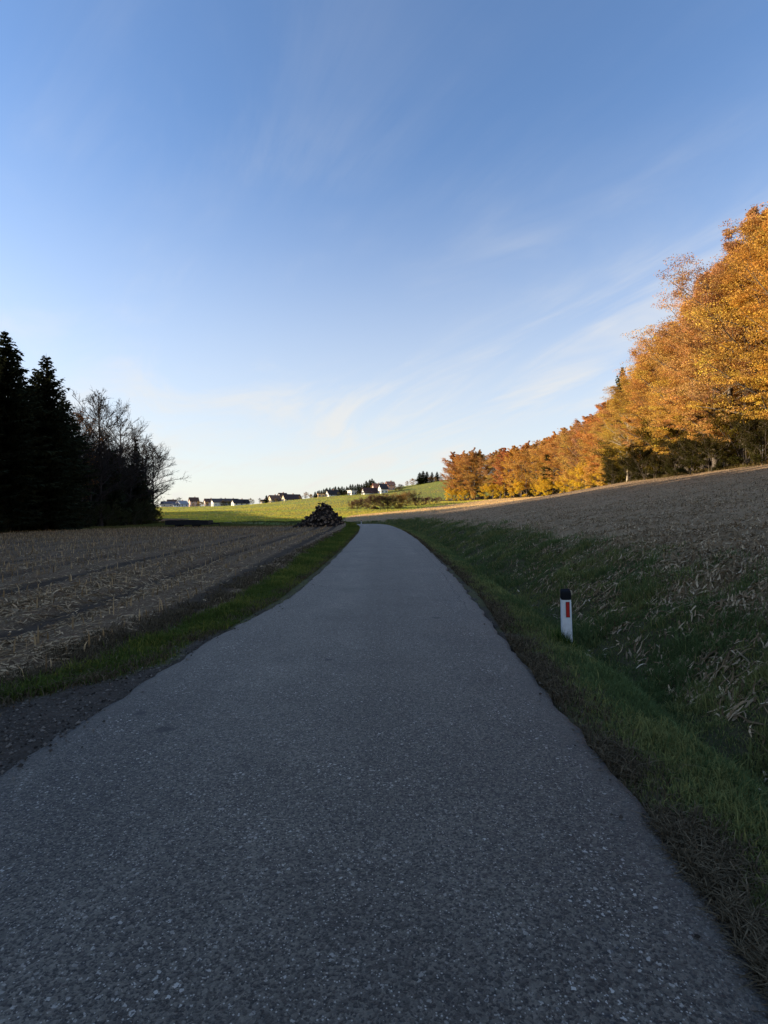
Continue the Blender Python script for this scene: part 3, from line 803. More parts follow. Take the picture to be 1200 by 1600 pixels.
def spruce(seed, H, Rm, base=.06, dens=1.0, mat=M_needle, spacing=.5, slope=.42):
    r = np.random.default_rng(seed)
    geo = Geo()
    geo.tube(np.array([[0, 0, 0], [0, 0, H * .5], [0, 0, H * .97]]), np.array([H * .013, H * .008, .02]), 6)
    tm = geo.mesh("trunk", M_dbark)
    Vv = []; tone = []
    h = base * H
    ph = r.random() * 6.28
    while h < H * .985:
        u = h / H
        L0 = min(Rm, slope * (H - h)) * (1 if u > .2 else .85) * (1 + .12 * math.sin(h * 1.3 + ph)) + .15
        nb = int((8 + 3 * r.random()) * dens) if u < .9 else 6
        a0 = r.random() * 6.28
        for b in range(nb):
            if r.random() < .06: continue
            az = a0 + b * 6.283 / nb + r.normal(0, .2); L = L0 * r.uniform(.6, 1.22)
            droop = np.interp(u, [0, .6, .92, 1], [-.38, -.22, .2, .7]) + r.normal(0, .09)
            out = np.array([math.cos(az), math.sin(az), 0.0]); side = np.array([-out[1], out[0], 0.0])
            m = max(3, int(L / .36 * dens))
            for q in range(m):
                t = (q + .3 + r.random() * .5) / m
                p = out * L * t + np.array([0, 0, h + L * (droop * t + .25 * t * t)])
                w_ = (.30 * min(1, .35 + L / 2) + .75 * (1 - t) * min(1, L / 2.2)) * r.uniform(.75, 1.35)
                for sgn in (-1, 1):
                    tip = p + side * sgn * w_ * r.uniform(.7, 1.1) + out * w_ * .85 + np.array([0, 0, -w_ * r.uniform(.05, .55)])
                    bw = out * (.17 + .12 * r.random())
                    Vv += [p - bw, p + bw, tip]; tone.append(np.clip(.35 + .3 * t + r.normal(0, .18), 0, 1))
                tip = p + np.array([r.normal(0, .12), r.normal(0, .12), -w_ * r.uniform(.5, 1.15)])
                Vv += [p - out * .24, p + out * .24, tip]; tone.append(np.clip(.25 + r.normal(0, .15), 0, 1))
            tip = out * (L * 1.10) + np.array([0, 0, h + L * (droop + .32)]); p = out * L * .78 + np.array([0, 0, h + L * (droop * .78 + .15)])
            Vv += [p - side * .15, p + side * .15, tip]; tone.append(.6)
        h += spacing * r.uniform(.75, 1.2) * np.interp(u, [0, 1], [1.15, .75])
    for q in range(4):
        a = q * 1.57
        Vv += [np.array([math.cos(a) * .09, math.sin(a) * .09, H * .94]), np.array([-math.cos(a) * .09, -math.sin(a) * .09, H * .94]), np.array([0, 0, H * 1.01])]; tone.append(.5)
    Vv = np.array(Vv); f = np.arange(len(Vv)).reshape(-1, 3); tone = np.array(tone)
    cm = mesh_np("crown", Vv, None, f, [mat], {"tone": tone, "tint": np.clip(r.normal(.3, .3, len(f)), 0, 1)})
    return tm, cm

def plant(name, pair, x, y, scale, color, label, cat, group=None, rz=None, lean=0.0, zs=1.0, sink=.15):
    root = empty(name, (x, y, gz(x, y) - sink), random.random() * 6.28 if rz is None else rz)
    root.scale = (scale, scale, scale * zs)
    root.rotation_euler.x = lean
    tag(root, label, cat, group)
    link("trunk", pair[0], root)
    if pair[1]:
        c = link("crown", pair[1], root); c.color = (*color, 1)
    return root

# prototypes
B_near = [beech(s, 22, 6.6, .07, 50, 12, 105000, .135, bare=.07, shape=.85, cluster=.80, flat=.21) for s in (11, 12, 13, 14)]
B_tall = [beech(s, 24, 5.8, .16, 44, 10, 56000, .15, bare=.18, cluster=.8, flat=.21) for s in (21, 22)]
B_far = [beech(s, 22, 6.6, .05, 42, 9, 38000, .21, bare=.05, shape=.85, cluster=.84, flat=.22) for s in (31, 32, 33)]
B_thin = [beech(s, 22, 5.0, .15, 40, 9, 9000, .20, bare=.3, twigs=2) for s in (41,)]
S_leaf = [beech(s, 5, 2.6, .04, 24, 7, 9000, .15, cluster=.95, multi=3, flat=.5) for s in (51, 52)]
S_twig = [beech(s, 4, 2.4, .03, 30, 8, 5000, .12, cluster=.9, multi=4, twigs=2, flat=.6) for s in (61, 62)]
T_bare = [beech(s, 20, 6.2, .16, 44, 12, 0, 0, twigs=8, mat=M_dbark, rise=6, thick=1.5, wob=.17) for s in (71, 72)]
T_bare_leafy = [beech(s, 20, 4.8, .18, 40, 9, 1800, .2, twigs=6, mat=M_dbark, bare=.55, rise=20, thick=1.4) for s in (75,)]
T_pale = [beech(81, 18, 5.0, .16, 34, 8, 2600, .2, twigs=5, mat=M_pale, bare=.4, thick=1.3)]
T_spr = [spruce(s, 22, 4.6) for s in (91, 92, 93)]
T_spr_small = [spruce(s, 9, 2.3, spacing=.42, slope=.36) for s in (95,)]

# ------------------------------------------------------------------ right wood: autumn beeches
GOLD = (.61, .335, .088); ORANGE = (.58, .28, .082); RUST = (.54, .21, .068); BROWN = (.50, .255, .11); YEL = (.70, .42, .045); OLIVE = (.28, .22, .05)
CN = {GOLD: 'golden yellow', ORANGE: 'orange', RUST: 'rust red', BROWN: 'tan brown', YEL: 'bright yellow', OLIVE: 'olive green'}
rr = np.random.default_rng(5)
def edge_run(off, y0, y1, step):
    y = y0; out = []
    while y < y1:
        out.append((float(edge_x(y)) + off + rr.normal(0, 1.0), y + rr.normal(0, .8)))
        y += step * np.interp(y, [40, 120, 290], [1, 1.25, 1.5]) * rr.uniform(.8, 1.2)
    return out
front = [q for q in edge_run(3.2, 36, 278, 5.2)] + [(at(742, 274), 274.0), (at(734, 279), 279.0), (at(726, 282), 282.0), (at(716, 286), 286.0), (at(707, 290), 290.0)]
pal_near = [GOLD, ORANGE, GOLD, BROWN, ORANGE, BROWN, GOLD]
pal_far = [ORANGE, RUST, ORANGE, GOLD, ORANGE, BROWN, GOLD]
nF = len(front)
for i, (x, y) in enumerate(front):
    near = y < 110
    c = (pal_near if near else pal_far)[int(rr.integers(0, 7))]
    if i >= nF - 2: c = RUST if i == nF - 1 else ORANGE
    c = tuple(np.array(c) * rr.uniform(.78, 1.1) * np.array((1, rr.uniform(.92, 1.08), rr.uniform(.8, 1.3)))); key = min(CN, key=lambda k: sum(abs(np.array(k) - np.array(c))))
    pr = (B_near[int(rr.integers(0, 4))] if y < 125 else B_far[int(rr.integers(0, 3))])
    hv = rr.uniform(.86, 1.07) if y < 140 else rr.uniform(.95, 1.04)
    hgt = np.interp(y, [36, 50, 58, 84, 108, 160, 212, 245, 290], [27.3, 26.8, 25.2, 22.2, 19.8, 25, 23.5, 24.2, 26.5]) * hv
    big = 'tall' if hgt > 21.5 else 'lower'
    plant("beech_tree", pr, x, y, hgt / 22, c, f"{big} {CN[key]} beech, {ordinal(nF - 1 - i)} along the right wood's edge from its far tip", "tree",
          "autumn beeches along the edge of the right wood", zs=rr.uniform(.95, 1.05))
for px, D in ((712, 298), (722, 295), (731, 292), (740, 288)):
    plant("beech_tree", B_far[px % 3], at(px, D), D, 1.12 * rr.uniform(.95, 1.04), tuple(np.array(ORANGE) * rr.uniform(.8, 1.0)), "autumn beech standing deeper inside the right wood, behind its front row", "tree",
          "beeches inside the right wood behind the front row")
for px, D, h, c, lb in ((1196, 52, 26.8, GOLD, "highest golden beech of the right wood, cut by the photo's right border"), (1122, 60, 25.8, BROWN, "tall tan beech just left of the highest golden one"),
                        (1062, 70, 25.0, GOLD, "tall golden beech whose crown juts out over the lower far trees"), (1003, 86, 23.6, ORANGE, "orange beech right of the pale barked leaning tree")):
    plant("beech_tree", B_near[int(D) % 4], at(px, D) + 1.0, D, h / 22, tuple(np.array(c) * 1.0), lb, "tree")
for off, step, top in ((9.0, 6.5, 1.04), (15.5, 7.5, 1.10), (23, 8.5, 1.12), (32, 10, 1.12)):
    for (x, y) in edge_run(off, 34, 282, step):
        pr = (B_tall[int(rr.integers(0, 2))] if y < 110 else B_far[int(rr.integers(0, 3))]) if rr.random() < .85 else B_thin[0]
        hgt = np.interp(y, [36, 50, 58, 84, 108, 160, 212, 245, 290], [28, 27, 25.5, 22.2, 19.8, 25, 24, 24.6, 26]) * top * (rr.uniform(.85, 1.06) if y < 140 else rr.uniform(.94, 1.03))
        c = tuple(np.array([BROWN, ORANGE, RUST, GOLD][int(rr.integers(0, 4))]) * rr.uniform(.8, 1.05))
        plant("beech_tree", pr, x, y, hgt / 23, c, "autumn beech standing deeper inside the right wood, behind its front row", "tree",
              "beeches inside the right wood behind the front row")
for off in (7, 13, 20, 28):
    for (x, y) in edge_run(off, 38, 285, 5.0 if off < 15 else 7.0):
        plant("beech_shrub", S_leaf[int(rr.integers(0, 2))], x, y, rr.uniform(.9, 1.6), tuple(np.array((.085, .056, .014)) * rr.uniform(.6, 1.2)),
              "young beech growing between the trunks deep inside the right wood", "shrub", "undergrowth inside the right wood")
for i, (px, D, h, lb) in enumerate(((950, 114, 25.0, "dark green spruce whose tip stands above the orange beeches"), (845, 205, 20, "small dark green spruce between far orange beeches of the right wood"))):
    x = at(px, D)
    plant("spruce_tree", T_spr[i], x + (3.0 if i == 0 else 3), D, h / 22, (.075, .08, .028), lb, "tree").scale = (h / 22 * .72, h / 22 * .72, h / 22)
plant("birch_tree", T_pale[0], at(985, 92) - .5, 92, .72, (.42, .26, .07), "slender pale barked tree nearly leafless, leaning out of the right wood's edge", "tree", lean=R(3))
# understorey along the edge
sh = edge_run(-.8, 118, 272, 5.5) + [(at(738, 271), 271.0), (at(727, 275), 275.0), (at(719, 279), 279.0), (at(709, 283), 283.0), (at(701, 287), 287.0)]
for i, (x, y) in enumerate(sh):
    c = tuple(np.array(YEL if rr.random() < .75 else GOLD) * rr.uniform(.85, 1.1))
    plant("beech_shrub", S_leaf[i % 2], x, y, rr.uniform(.8, 1.55), c, f"glowing yellow young beech at the sunlit foot of the wood, {ordinal(len(sh) - 1 - i)} from its far tip", "shrub",
          "yellow young beeches at the wood's sunlit foot")
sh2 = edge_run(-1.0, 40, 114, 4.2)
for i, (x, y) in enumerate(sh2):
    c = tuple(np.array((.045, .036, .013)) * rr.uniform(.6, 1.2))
    plant("edge_shrub", S_leaf[i % 2], x, y, rr.uniform(.55, 1.0), c, f"dark shaded bush at the foot of the right wood, {ordinal(i)} counted from the photo's right", "shrub",
          "shaded bushes at the foot of the right wood")
for (x, y) in edge_run(2.0, 42, 120, 4.6):
    plant("beech_shrub", S_leaf[int(rr.integers(0, 2))], x, y, rr.uniform(1.1, 1.8), tuple(np.array((.105, .07, .014)) * rr.uniform(.5, 1.3)),
          "young yellow green beech under the front trees of the right wood", "shrub", "young beeches under the front trees")

# ------------------------------------------------------------------ left wood: dark spruces and bare trees
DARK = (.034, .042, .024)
def lx(y): return float(left_edge_x(y))
keys = [("spruce_tree", T_spr[0], at(8, 66), 66, 24.6, "tallest black spruce at the photo's left edge, highest top of the left wood"),
        ("spruce_tree", T_spr[1], at(72, 71), 71, 23.2, "second tall black spruce of the left wood, just right of the tallest"),
        ("spruce_tree", T_spr[2], at(56, 73), 73, 21.5, "spruce with its tip just left of the second tallest"),
        ("spruce_tree", T_spr[0], at(98, 79), 79, 20.0, "dark spruce between tall spruces and the bare trees"),
        ("spruce_tree", T_spr[1], at(32, 70), 70, 20.5, "dark spruce filling the gap between the two tallest spruces"),
        ("bare_tree", T_bare_leafy[0], at(125, 84), 84, 19.5, "nearly bare tree with a few rust leaves beside the last tall spruce"),
        ("bare_tree", T_bare[0], at(158, 92), 92, 24.0, "broad bare tree, highest of the leafless trees in the left wood"),
        ("bare_tree", T_bare[1], at(186, 101), 101, 21.5, "bare tree with fine twigs left of the slim spruce"),
        ("spruce_tree", T_spr_small[0], at(212, 116), 116, 18.5, "slim dark spruce among bare trees near the left wood's end"),
        ("bare_tree", T_bare[0], at(226, 122), 122, 20.0, "bare tree directly right of the slim spruce"),
        ("bare_tree", T_bare[1], at(240, 131), 131, 20.0, "leafless tree alone at the right end of the left wood"),
        ("spruce_tree", T_spr_small[0], at(178, 98), 98, 14.0, "low spruce in front of the bare trees' trunks")]
for i, (nm, pr, x, y, h, lb) in enumerate(keys):
    proto_h = {id(T_spr_small[0]): 9.0}.get(id(pr), 22.0 if nm == "spruce_tree" else 20.0)
    sc = h / proto_h
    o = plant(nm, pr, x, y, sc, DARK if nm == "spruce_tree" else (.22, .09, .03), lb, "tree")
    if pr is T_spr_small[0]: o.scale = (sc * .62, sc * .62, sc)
rl = np.random.default_rng(17)
for off, y0, y1, step, hm in ((-1.0, -34, 64, 4.4, 1.0), (-6.5, -34, 96, 4.4, 1.0), (-12, -34, 104, 4.8, 1.02), (-18, -34, 112, 5.2, 1.12), (-25, -34, 125, 5.5, 1.25), (-33, -34, 138, 5.5, 1.35)):
    y = y0
    while y < y1:
        x = lx(y) + off + rl.normal(0, .8); yy = y + rl.normal(0, .8)
        h = np.interp(yy, [-30, 62, 80, 100, 140], [23, 22, 19, 17, 19]) * hm * rl.uniform(.88, 1.04)
        vis = 600 + F * x / yy if yy > 3 else -1
        if vis > 20 and off > -3: y += step; continue
        if yy < 58: lb, gp = "black spruce of the left wood standing outside the picture's left side", "spruces left of the picture"
        else: lb, gp = "dark spruce deeper in the left wood behind its front trees", "spruces deeper in the left wood"
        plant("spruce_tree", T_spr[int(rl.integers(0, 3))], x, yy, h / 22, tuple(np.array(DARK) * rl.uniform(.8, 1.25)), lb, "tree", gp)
        y += step * rl.uniform(.85, 1.15)
for i in range(70):
    y = rl.uniform(84, 140); x = lx(y) - rl.uniform(1.5, 16)
    if 600 + F * x / y > 226: continue
    kind_b = rl.random() < .42
    if kind_b: plant("bare_tree", T_bare[int(rl.integers(0, 2))], x, y, rl.uniform(.68, .9), DARK, "leafless tree within the left wood behind its edge", "tree", "leafless trees inside the left wood")
    else: plant("spruce_tree", T_spr[int(rl.integers(0, 3))], x, y, rl.uniform(.52, .72), DARK, "dark spruce deeper in the left wood behind its front trees", "tree", "spruces deeper in the left wood")
for i, (px, D, h) in enumerate(((142, 89, 17.5), (174, 104, 18), (203, 113, 16.5), (233, 134, 17))):
    plant("bare_tree", T_bare[i % 2], at(px, D), D, h / 20, DARK, f"thin leafless tree of the left wood's bare group, {ordinal(i)} counted from its left", "tree", "thin leafless trees at the left wood's edge")
for i in range(64):                                # younger trees continuing the wood beyond its visible end; they shade the meadow
    y = 136 + 117 * (i + rl.random()) / 64; px = 228 - abs(rl.normal(0, 22)) - (i % 3 == 2) * 14
    h = np.interp(y, [136, 180, 230, 253], [11.0, 8.5, 9.5, 9.0]) * rl.uniform(.9, 1.05)
    plant("young_tree", B_far[i % 3], at(px, y), y, h * 1.12 / 22, (.06, .045, .024), "low leafy tree hidden behind the end of the left wood", "tree", "low trees behind the left wood")
sb_ = []
y = 62
while y < 127:
    sb_.append((lx(y) + rl.uniform(.6, 2.2), y)); y += rl.uniform(1.6, 2.6) * (1 if y < 100 else .8)
for i, (x, y) in enumerate(sb_):
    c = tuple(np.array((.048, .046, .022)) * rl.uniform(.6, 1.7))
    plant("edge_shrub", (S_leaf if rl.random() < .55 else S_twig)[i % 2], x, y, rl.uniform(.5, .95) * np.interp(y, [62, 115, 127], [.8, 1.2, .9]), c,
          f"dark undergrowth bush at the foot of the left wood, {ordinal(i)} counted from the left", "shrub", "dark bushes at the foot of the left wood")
for i in range(90):
    y = rl.uniform(60, 141); x = lx(y) - rl.uniform(1, 14)
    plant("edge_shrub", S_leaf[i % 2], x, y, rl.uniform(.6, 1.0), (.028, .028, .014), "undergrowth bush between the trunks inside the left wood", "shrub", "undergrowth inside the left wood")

# ------------------------------------------------------------------ hill trees, hedges
hill = [("conifer", 416, 400, 11.0, "single dark conifer left of the yellow house with brown roof")]
rh = np.random.default_rng(23)
def hill_plant(px, D, hpx, kind, color, label, cat="tree", group=None, wide=1.0, drop=0.0):
    h = hpx * D / F; x = at(px, D)
    if kind == 'spruce': pr, ph, nm = T_spr_small[0], 9.0, "conifer_tree"
    elif kind == 'bare': pr, ph, nm = T_bare[0], 20.0, "bare_tree"
    elif kind == 'round': pr, ph, nm = B_far[int(rh.integers(0, 3))], 22.0, "autumn_tree"
    elif kind == 'twig': pr, ph, nm = S_twig[int(rh.integers(0, 2))], 4.0, "hedge_shrub"
    else: pr, ph, nm = S_leaf[int(rh.integers(0, 2))], 5.0, "hedge_shrub"
    o = plant(nm, pr, x, D, h / ph, color, label, cat, group, sink=.2 + drop)
    o.scale.x *= wide; o.scale.y *= wide
    return o
GREEN = (.045, .060, .025)
hill_plant(416.5, 395, 13, 'spruce', (.035, .055, .03), "single dark conifer left of the yellow house with the brown roof", wide=1.5)
k = 0
for px in np.arange(492, 592, 3.3):
    top = np.interp(px, [490, 510, 530, 545, 556, 570, 582, 591], [768, 765, 763, 761, 758, 755, 752, 758])
    D = 432 + rh.uniform(-8, 12)
    x = at(px, D); base = 800 - F * (gz(x, D) - CAM_Z) / D
    hill_plant(px + rh.uniform(-1, 1), D, max(9, (base - top) * 1.22 + rh.uniform(-3, 1.5)), 'spruce', tuple(np.array(GREEN) * rh.uniform(.8, 1.2)),
               f"dark conifer in the row behind the hill houses, {ordinal(k)} from the row's left end", "tree", "conifer row behind the hill houses", wide=1.25); k += 1
for px, D, hp, kd, c, lb, wd in (
    (478, 400, 12, 'round', (.42, .20, .07), "round orange tree behind the long dark roof on the hill", 1.5),
    (463, 402, 9, 'round', (.40, .22, .08), "lower orange brown tree behind the brown roofed house", 1.5),
    (391, 425, 11, 'round', (.26, .16, .06), "olive brown round tree right of the long dark barn roof", 1.3),
    (345, 440, 14, 'bare', BROWN, "bare tree rising behind the white gabled farmhouse", 1.0),
    (280, 450, 16, 'bare', BROWN, "bare tree rising behind the pale blue village house", 1.3),
    (406, 410, 10, 'bare', BROWN, "small bare tree left of the single conifer", 1.2),
    (310, 455, 9, 'round', (.26, .15, .07), "brown bush-like tree between the village houses", 1.6),
    (289, 448, 9, 'round', (.22, .15, .08), "grey brown tree left of the pink house", 1.5),
    (316, 440, 7, 'round', (.27, .17, .08), "low brown tree beside the pink village house", 1.7),
    (302, 430, 7, 'round', (.30, .17, .08), "small russet tree in front of the pink village house", 1.2),
    (382, 420, 8, 'bare', BROWN, "small bare tree at the right end of the dark barn", 1.2),
    (432, 392, 6, 'bush', (.20, .13, .07), "brown shrub between the yellow house and the cream house", 1.2),
    (470, 390, 6, 'bush', (.24, .14, .07), "russet shrub right of the long dark roof", 1.3),
    (486, 392, 8, 'round', (.33, .22, .08), "small tan tree left of the orange flat roofed house", 1.2),
    (529, 388, 7, 'round', (.20, .15, .06), "small olive tree right of the white house with the dark roof", 1.3),
    (558, 383, 6, 'bush', (.10, .09, .05), "dark shrub just left of the maroon roofed house", 1.2),
    (618, 384, 9, 'round', (.22, .15, .07), "brown tree right of the pinkish red roof", 1.3),
    (622, 378, 8, 'bush', (.20, .14, .08), "low brown shrub on the slope right of the red roofed house", 1.4),
    (597, 420, 14, 'bare', BROWN, "bare tree behind the tall white gable on the hill", 1.2),
    (611, 425, 14, 'bare', BROWN, "thin bare tree behind the red roof on the hill", .8),
    (645, 400, 13, 'round', (.40, .18, .05), "round orange brown tree on the hill crest left of dark pines", 1.5),
    (636, 404, 10, 'round', (.34, .18, .06), "lower orange tree on the crest beside the round one", 1.3),
    (656, 402, 19, 'spruce', GREEN, "left dark pine of the group on the right hill crest", 1.6),
    (661, 404, 20, 'spruce', GREEN, "tallest dark pine of the group on the right hill crest", 1.6),
    (667, 405, 18, 'spruce', GREEN, "right dark pine of the group on the right hill crest", 1.5),
    (675, 405, 16, 'spruce', (.06, .055, .03), "olive dark conifer right of the crest pines", 1.3),
    (683, 405, 15, 'spruce', GREEN, "dark conifer close to the wood on the hill crest", 1.5),
    (672, 400, 11, 'round', (.28, .13, .06), "russet tree in front of the crest conifers", 1.4),
    (680, 398, 9, 'round', (.38, .20, .06), "orange bushy tree under the crest conifers", 1.6),
    (690, 400, 12, 'round', (.24, .14, .06), "brown tree where the crest meets the wood", 1.4),
    (628, 372, 12, 'round', (.12, .11, .05), "dull green tree right of the red roofed house", 1.6),
    (574, 424, 10, 'round', (.36, .25, .08), "yellow brown tree among the conifers behind the white houses", 1.0),
    (580, 423, 11, 'round', (.34, .22, .07), "tan tree beside the tallest conifers behind the houses", 1.0),
    (562, 385, 6, 'bush', (.07, .06, .05), "dark round bush beside the white flat roofed house", 1.5),
    (538, 390, 5, 'bush', (.12, .09, .05), "brown garden bush left of the white flat roofed house", 1.6)):
    hill_plant(px, D, hp, kd, c, lb, "tree" if kd != 'bush' else "shrub", None, wd)
for i in range(26):
    px = rh.uniform(256, 625); D = np.interp(px, [256, 400, 500, 625], [448, 415, 402, 392]) + rh.uniform(0, 12)
    kd = ['round', 'bare', 'bush', 'round', 'bush'][int(rh.integers(0, 5))]
    hill_plant(px, D, rh.uniform(5, 8.5), kd, tuple(np.array([(.30, .17, .07), (.22, .14, .07), (.36, .22, .08), (.12, .11, .05)][int(rh.integers(0, 4))])),
               "small garden tree among the houses along the hill", "tree", "garden trees among the hill houses", rh.uniform(1.0, 1.5))
hd = [(549, 212, 9, (.17, .09, .05)), (556, 211, 11, (.19, .10, .055)), (563, 212, 11, (.16, .085, .05)), (571, 210, 12, (.18, .10, .06)), (579, 205, 15, (.15, .085, .055)),
      (586, 205, 16, (.17, .10, .06)), (594, 204, 16, (.13, .08, .055)), (602, 206, 15, (.12, .075, .055)), (609, 206, 13, (.11, .07, .05)),
      (617, 204, 15, (.30, .18, .07)), (624, 206, 16, (.36, .20, .06)), (630, 212, 16, (.27, .17, .07)), (637, 222, 16, (.22, .17, .07)), (644, 226, 15, (.24, .19, .08)),
      (650, 222, 10, (.15, .085, .06)), (657, 226, 9, (.13, .08, .06)), (664, 230, 9, (.16, .08, .06)), (671, 234, 8, (.14, .075, .06)), (679, 238, 7, (.15, .085, .06)), (686, 243, 7, (.20, .10, .07))]
for i, (px, D, hp, c) in enumerate(hd):
    hill_plant(px, D, hp * 1.5, 'twig' if i % 2 else 'bush', c, f"{'golden' if c[0] > .25 else 'brown'} hedge shrub between the meadow and tan field, {ordinal(i)} from the hedge's left", "shrub",
               "hedge shrubs across the meadow", 1.1, .45)

# ------------------------------------------------------------------ houses on the hill
M_glass = simple("window_glass", (.04, .045, .05), .15, .1, 2, .5)
M_frame = simple("window_frame_white", (.7, .7, .68), .6, .05)
M_door = simple("door_wood", (.10, .06, .035), .6, .2)
M_chim = simple("chimney_brick", (.28, .14, .10), .9, .2)
RM = {}
def rmat(kind, c):
    if (kind, c) not in RM:
        if kind == 'roof':
            g = G("roof_tiles", .8, .2)
            wv = g.n("ShaderNodeTexWave"); wv.inputs['Scale'].default_value = 1.6; wv.bands_direction = 'Z'
            g.l(g.tc.outputs['Object'], wv.inputs['Vector'])
            f = g.noise(1.5, 5)
            g.color(g.mix(g.rng(f, .3, .7), tuple(x * .7 for x in c), tuple(x * 1.2 for x in c))); g.bump(wv.outputs['Fac'], .5, .04)
            RM[(kind, c)] = g.m
        else: RM[(kind, c)] = simple("rendered_wall", c, .9, .08, .8)
    return RM[(kind, c)]
def box(bx0, bx1):
    (x0, y0, z0), (x1, y1, z1) = bx0, bx1
    V_ = [(x0, y0, z0), (x1, y0, z0), (x1, y1, z0), (x0, y1, z0), (x0, y0, z1), (x1, y0, z1), (x1, y1, z1), (x0, y1, z1)]
    F_ = [(0, 3, 2, 1), (4, 5, 6, 7), (0, 1, 5, 4), (1, 2, 6, 5), (2, 3, 7, 6), (3, 0, 4, 7)]
    return V_, F_
def poly_mesh(name, V_, F_, mats, midx=None):
    me = bpy.data.meshes.new(name); me.from_pydata([tuple(map(float, v)) for v in V_], [], F_)
    for m in mats: me.materials.append(m)
    if midx: me.polygons.foreach_set("material_index", midx)
    me.update(); return me
def boxes(name, L, mat):
    V_, F_ = [], []
    for a, b in L:
        v, f = box(a, b); o = len(V_); V_ += v; F_ += [tuple(i + o for i in q) for q in f]
    return poly_mesh(name, V_, F_, [mat])
def house(px, D, gw, hw_, L, rise, wc, rc, yaw, label, cat="house", flat=False, name="house", doors=True, sink=0.3):
    """gable end (width gw) looks to the house's own -x; ridge runs along x for L; eaves at hw_"""
    x = at(px, D); root = empty(name, (x, D, gz(x, D) - sink + .0), yaw)
    tag(root, label, cat)
    W = gw / 2
    V_ = [(0, -W, -1.5), (L, -W, -1.5), (L, W, -1.5), (0, W, -1.5), (0, -W, hw_), (L, -W, hw_), (L, W, hw_), (0, W, hw_), (0, 0, hw_ + rise), (L, 0, hw_ + rise)]
    F_ = [(0, 3, 2, 1), (0, 1, 5, 4), (2, 3, 7, 6), (0, 4, 8, 7, 3), (1, 2, 6, 9, 5), (4, 5, 9, 8), (7, 8, 9, 6)]
    link("wall", poly_mesh("wall", V_, F_, [rmat('wall', wc)]), root)
    ov = .55; t = .22
    if flat:
        rm = boxes("roof", [((-ov, -W - ov, hw_ + rise + .02), (L + ov, W + ov, hw_ + rise + .3))], rmat('roof', rc))
    else:
        sl = rise / W; ez = hw_ - ov * sl
        V_ = []
        for xx in (-ov, L + ov):
            V_ += [(xx, -W - ov, ez + .03), (xx, 0, hw_ + rise + .03), (xx, W + ov, ez + .03), (xx, W + ov, ez + t), (xx, 0, hw_ + rise + t + .05), (xx, -W - ov, ez + t)]
        F_ = [(0, 1, 4, 5), (1, 2, 3, 4), (11, 10, 7, 6), (10, 9, 8, 7), (0, 6, 7, 1), (1, 7, 8, 2), (2, 8, 9, 3), (3, 9, 10, 4), (4, 10, 11, 5), (5, 11, 6, 0)]
        rm = poly_mesh("roof", V_, F_, [rmat('roof', rc)])
    ro = link("roof", rm, root)
    if not flat:
        link("chimney", boxes("chimney", [((L * .6, .4, hw_ + rise * .55), (L * .6 + .7, 1.1, hw_ + rise + .9))], M_chim), ro)
    def window(cx_, cy_, cz, wx, wy, wz):
        # frame ring + pane; wx / wy: half extents, thin one = .04
        if wx < wy:
            fr = [((cx_ - .05, cy_ - wy, cz), (cx_ + .02, cy_ + wy, cz + .1)), ((cx_ - .05, cy_ - wy, cz + wz - .1), (cx_ + .02, cy_ + wy, cz + wz)),
                  ((cx_ - .05, cy_ - wy, cz + .1), (cx_ + .02, cy_ - wy + .1, cz + wz - .1)), ((cx_ - .05, cy_ + wy - .1, cz + .1), (cx_ + .02, cy_ + wy, cz + wz - .1))]
            pn = [((cx_ - .03, cy_ - wy + .1, cz + .1), (cx_ + .02, cy_ + wy - .1, cz + wz - .1))]
        else:
            fr = [((cx_ - wx, cy_ - .05, cz), (cx_ + wx, cy_ + .02, cz + .1)), ((cx_ - wx, cy_ - .05, cz + wz - .1), (cx_ + wx, cy_ + .02, cz + wz)),
                  ((cx_ - wx, cy_ - .05, cz + .1), (cx_ - wx + .1, cy_ + .02, cz + wz - .1)), ((cx_ + wx - .1, cy_ - .05, cz + .1), (cx_ + wx, cy_ + .02, cz + wz - .1))]
            pn = [((cx_ - wx + .1, cy_ - .03, cz + .1), (cx_ + wx - .1, cy_ + .02, cz + wz - .1))]
        wo = link("window", boxes("window", fr, M_frame), root)
        link("pane", boxes("pane", pn, M_glass), wo)
    storeys = max(1, int(round(hw_ / 2.7)))
    for s_ in range(storeys):
        for yv in (-W * .5, W * .5): window(0, yv, .9 + 2.7 * s_, .04, .55, 1.3)
    if rise > 2: window(0, 0, hw_ + .4, .04, .5, 1.1)
    nside = max(2, int(L / 4))
    for q in range(nside):
        xv = L * (q + .5) / nside
        for s_ in range(storeys): window(xv, -W, .9 + 2.7 * s_, .55, .04, 1.3)
    if doors: link("door", boxes("door", [((-.06, -.5, -.2), (.02, .5, 2.0))], M_door), root)
    return root
W1 = (.78, .76, .70); YW = (.72, .62, .40); ORW = (.72, .48, .24); PK = (.62, .47, .38); BLW = (.55, .60, .68)
DR = (.045, .036, .036); BR = (.13, .07, .045); RR_ = (.36, .12, .06); GR_ = (.17, .17, .19)
house(252, 452, 7, 3, 15, 1.6, (.45, .42, .42), (.12, .11, .13), R(20), "long low grey shed at the village's left end beside the wood")
house(262, 470, 8, 4, 7, 2.6, PK, BR, R(30), "brown roofed house behind the low grey shed")
house(271, 440, 3.0, 2.2, 4, .8, (.8, .8, .8), GR_, R(25), "tiny bright white garage left of the pale blue house", "garage")
house(278, 442, 6, 2.8, 8, 2.4, BLW, (.30, .31, .34), R(60), "pale blue white house low in the village")
house(296, 462, 7, 5, 7, 3.0, (.72, .50, .38), BR, R(30), "pink walled house with brown roof left of the village centre")
house(320, 456, 7, 4, 8, 2.6, (.72, .55, .45), BR, R(28), "pale pink house left of the white gabled farmhouse")
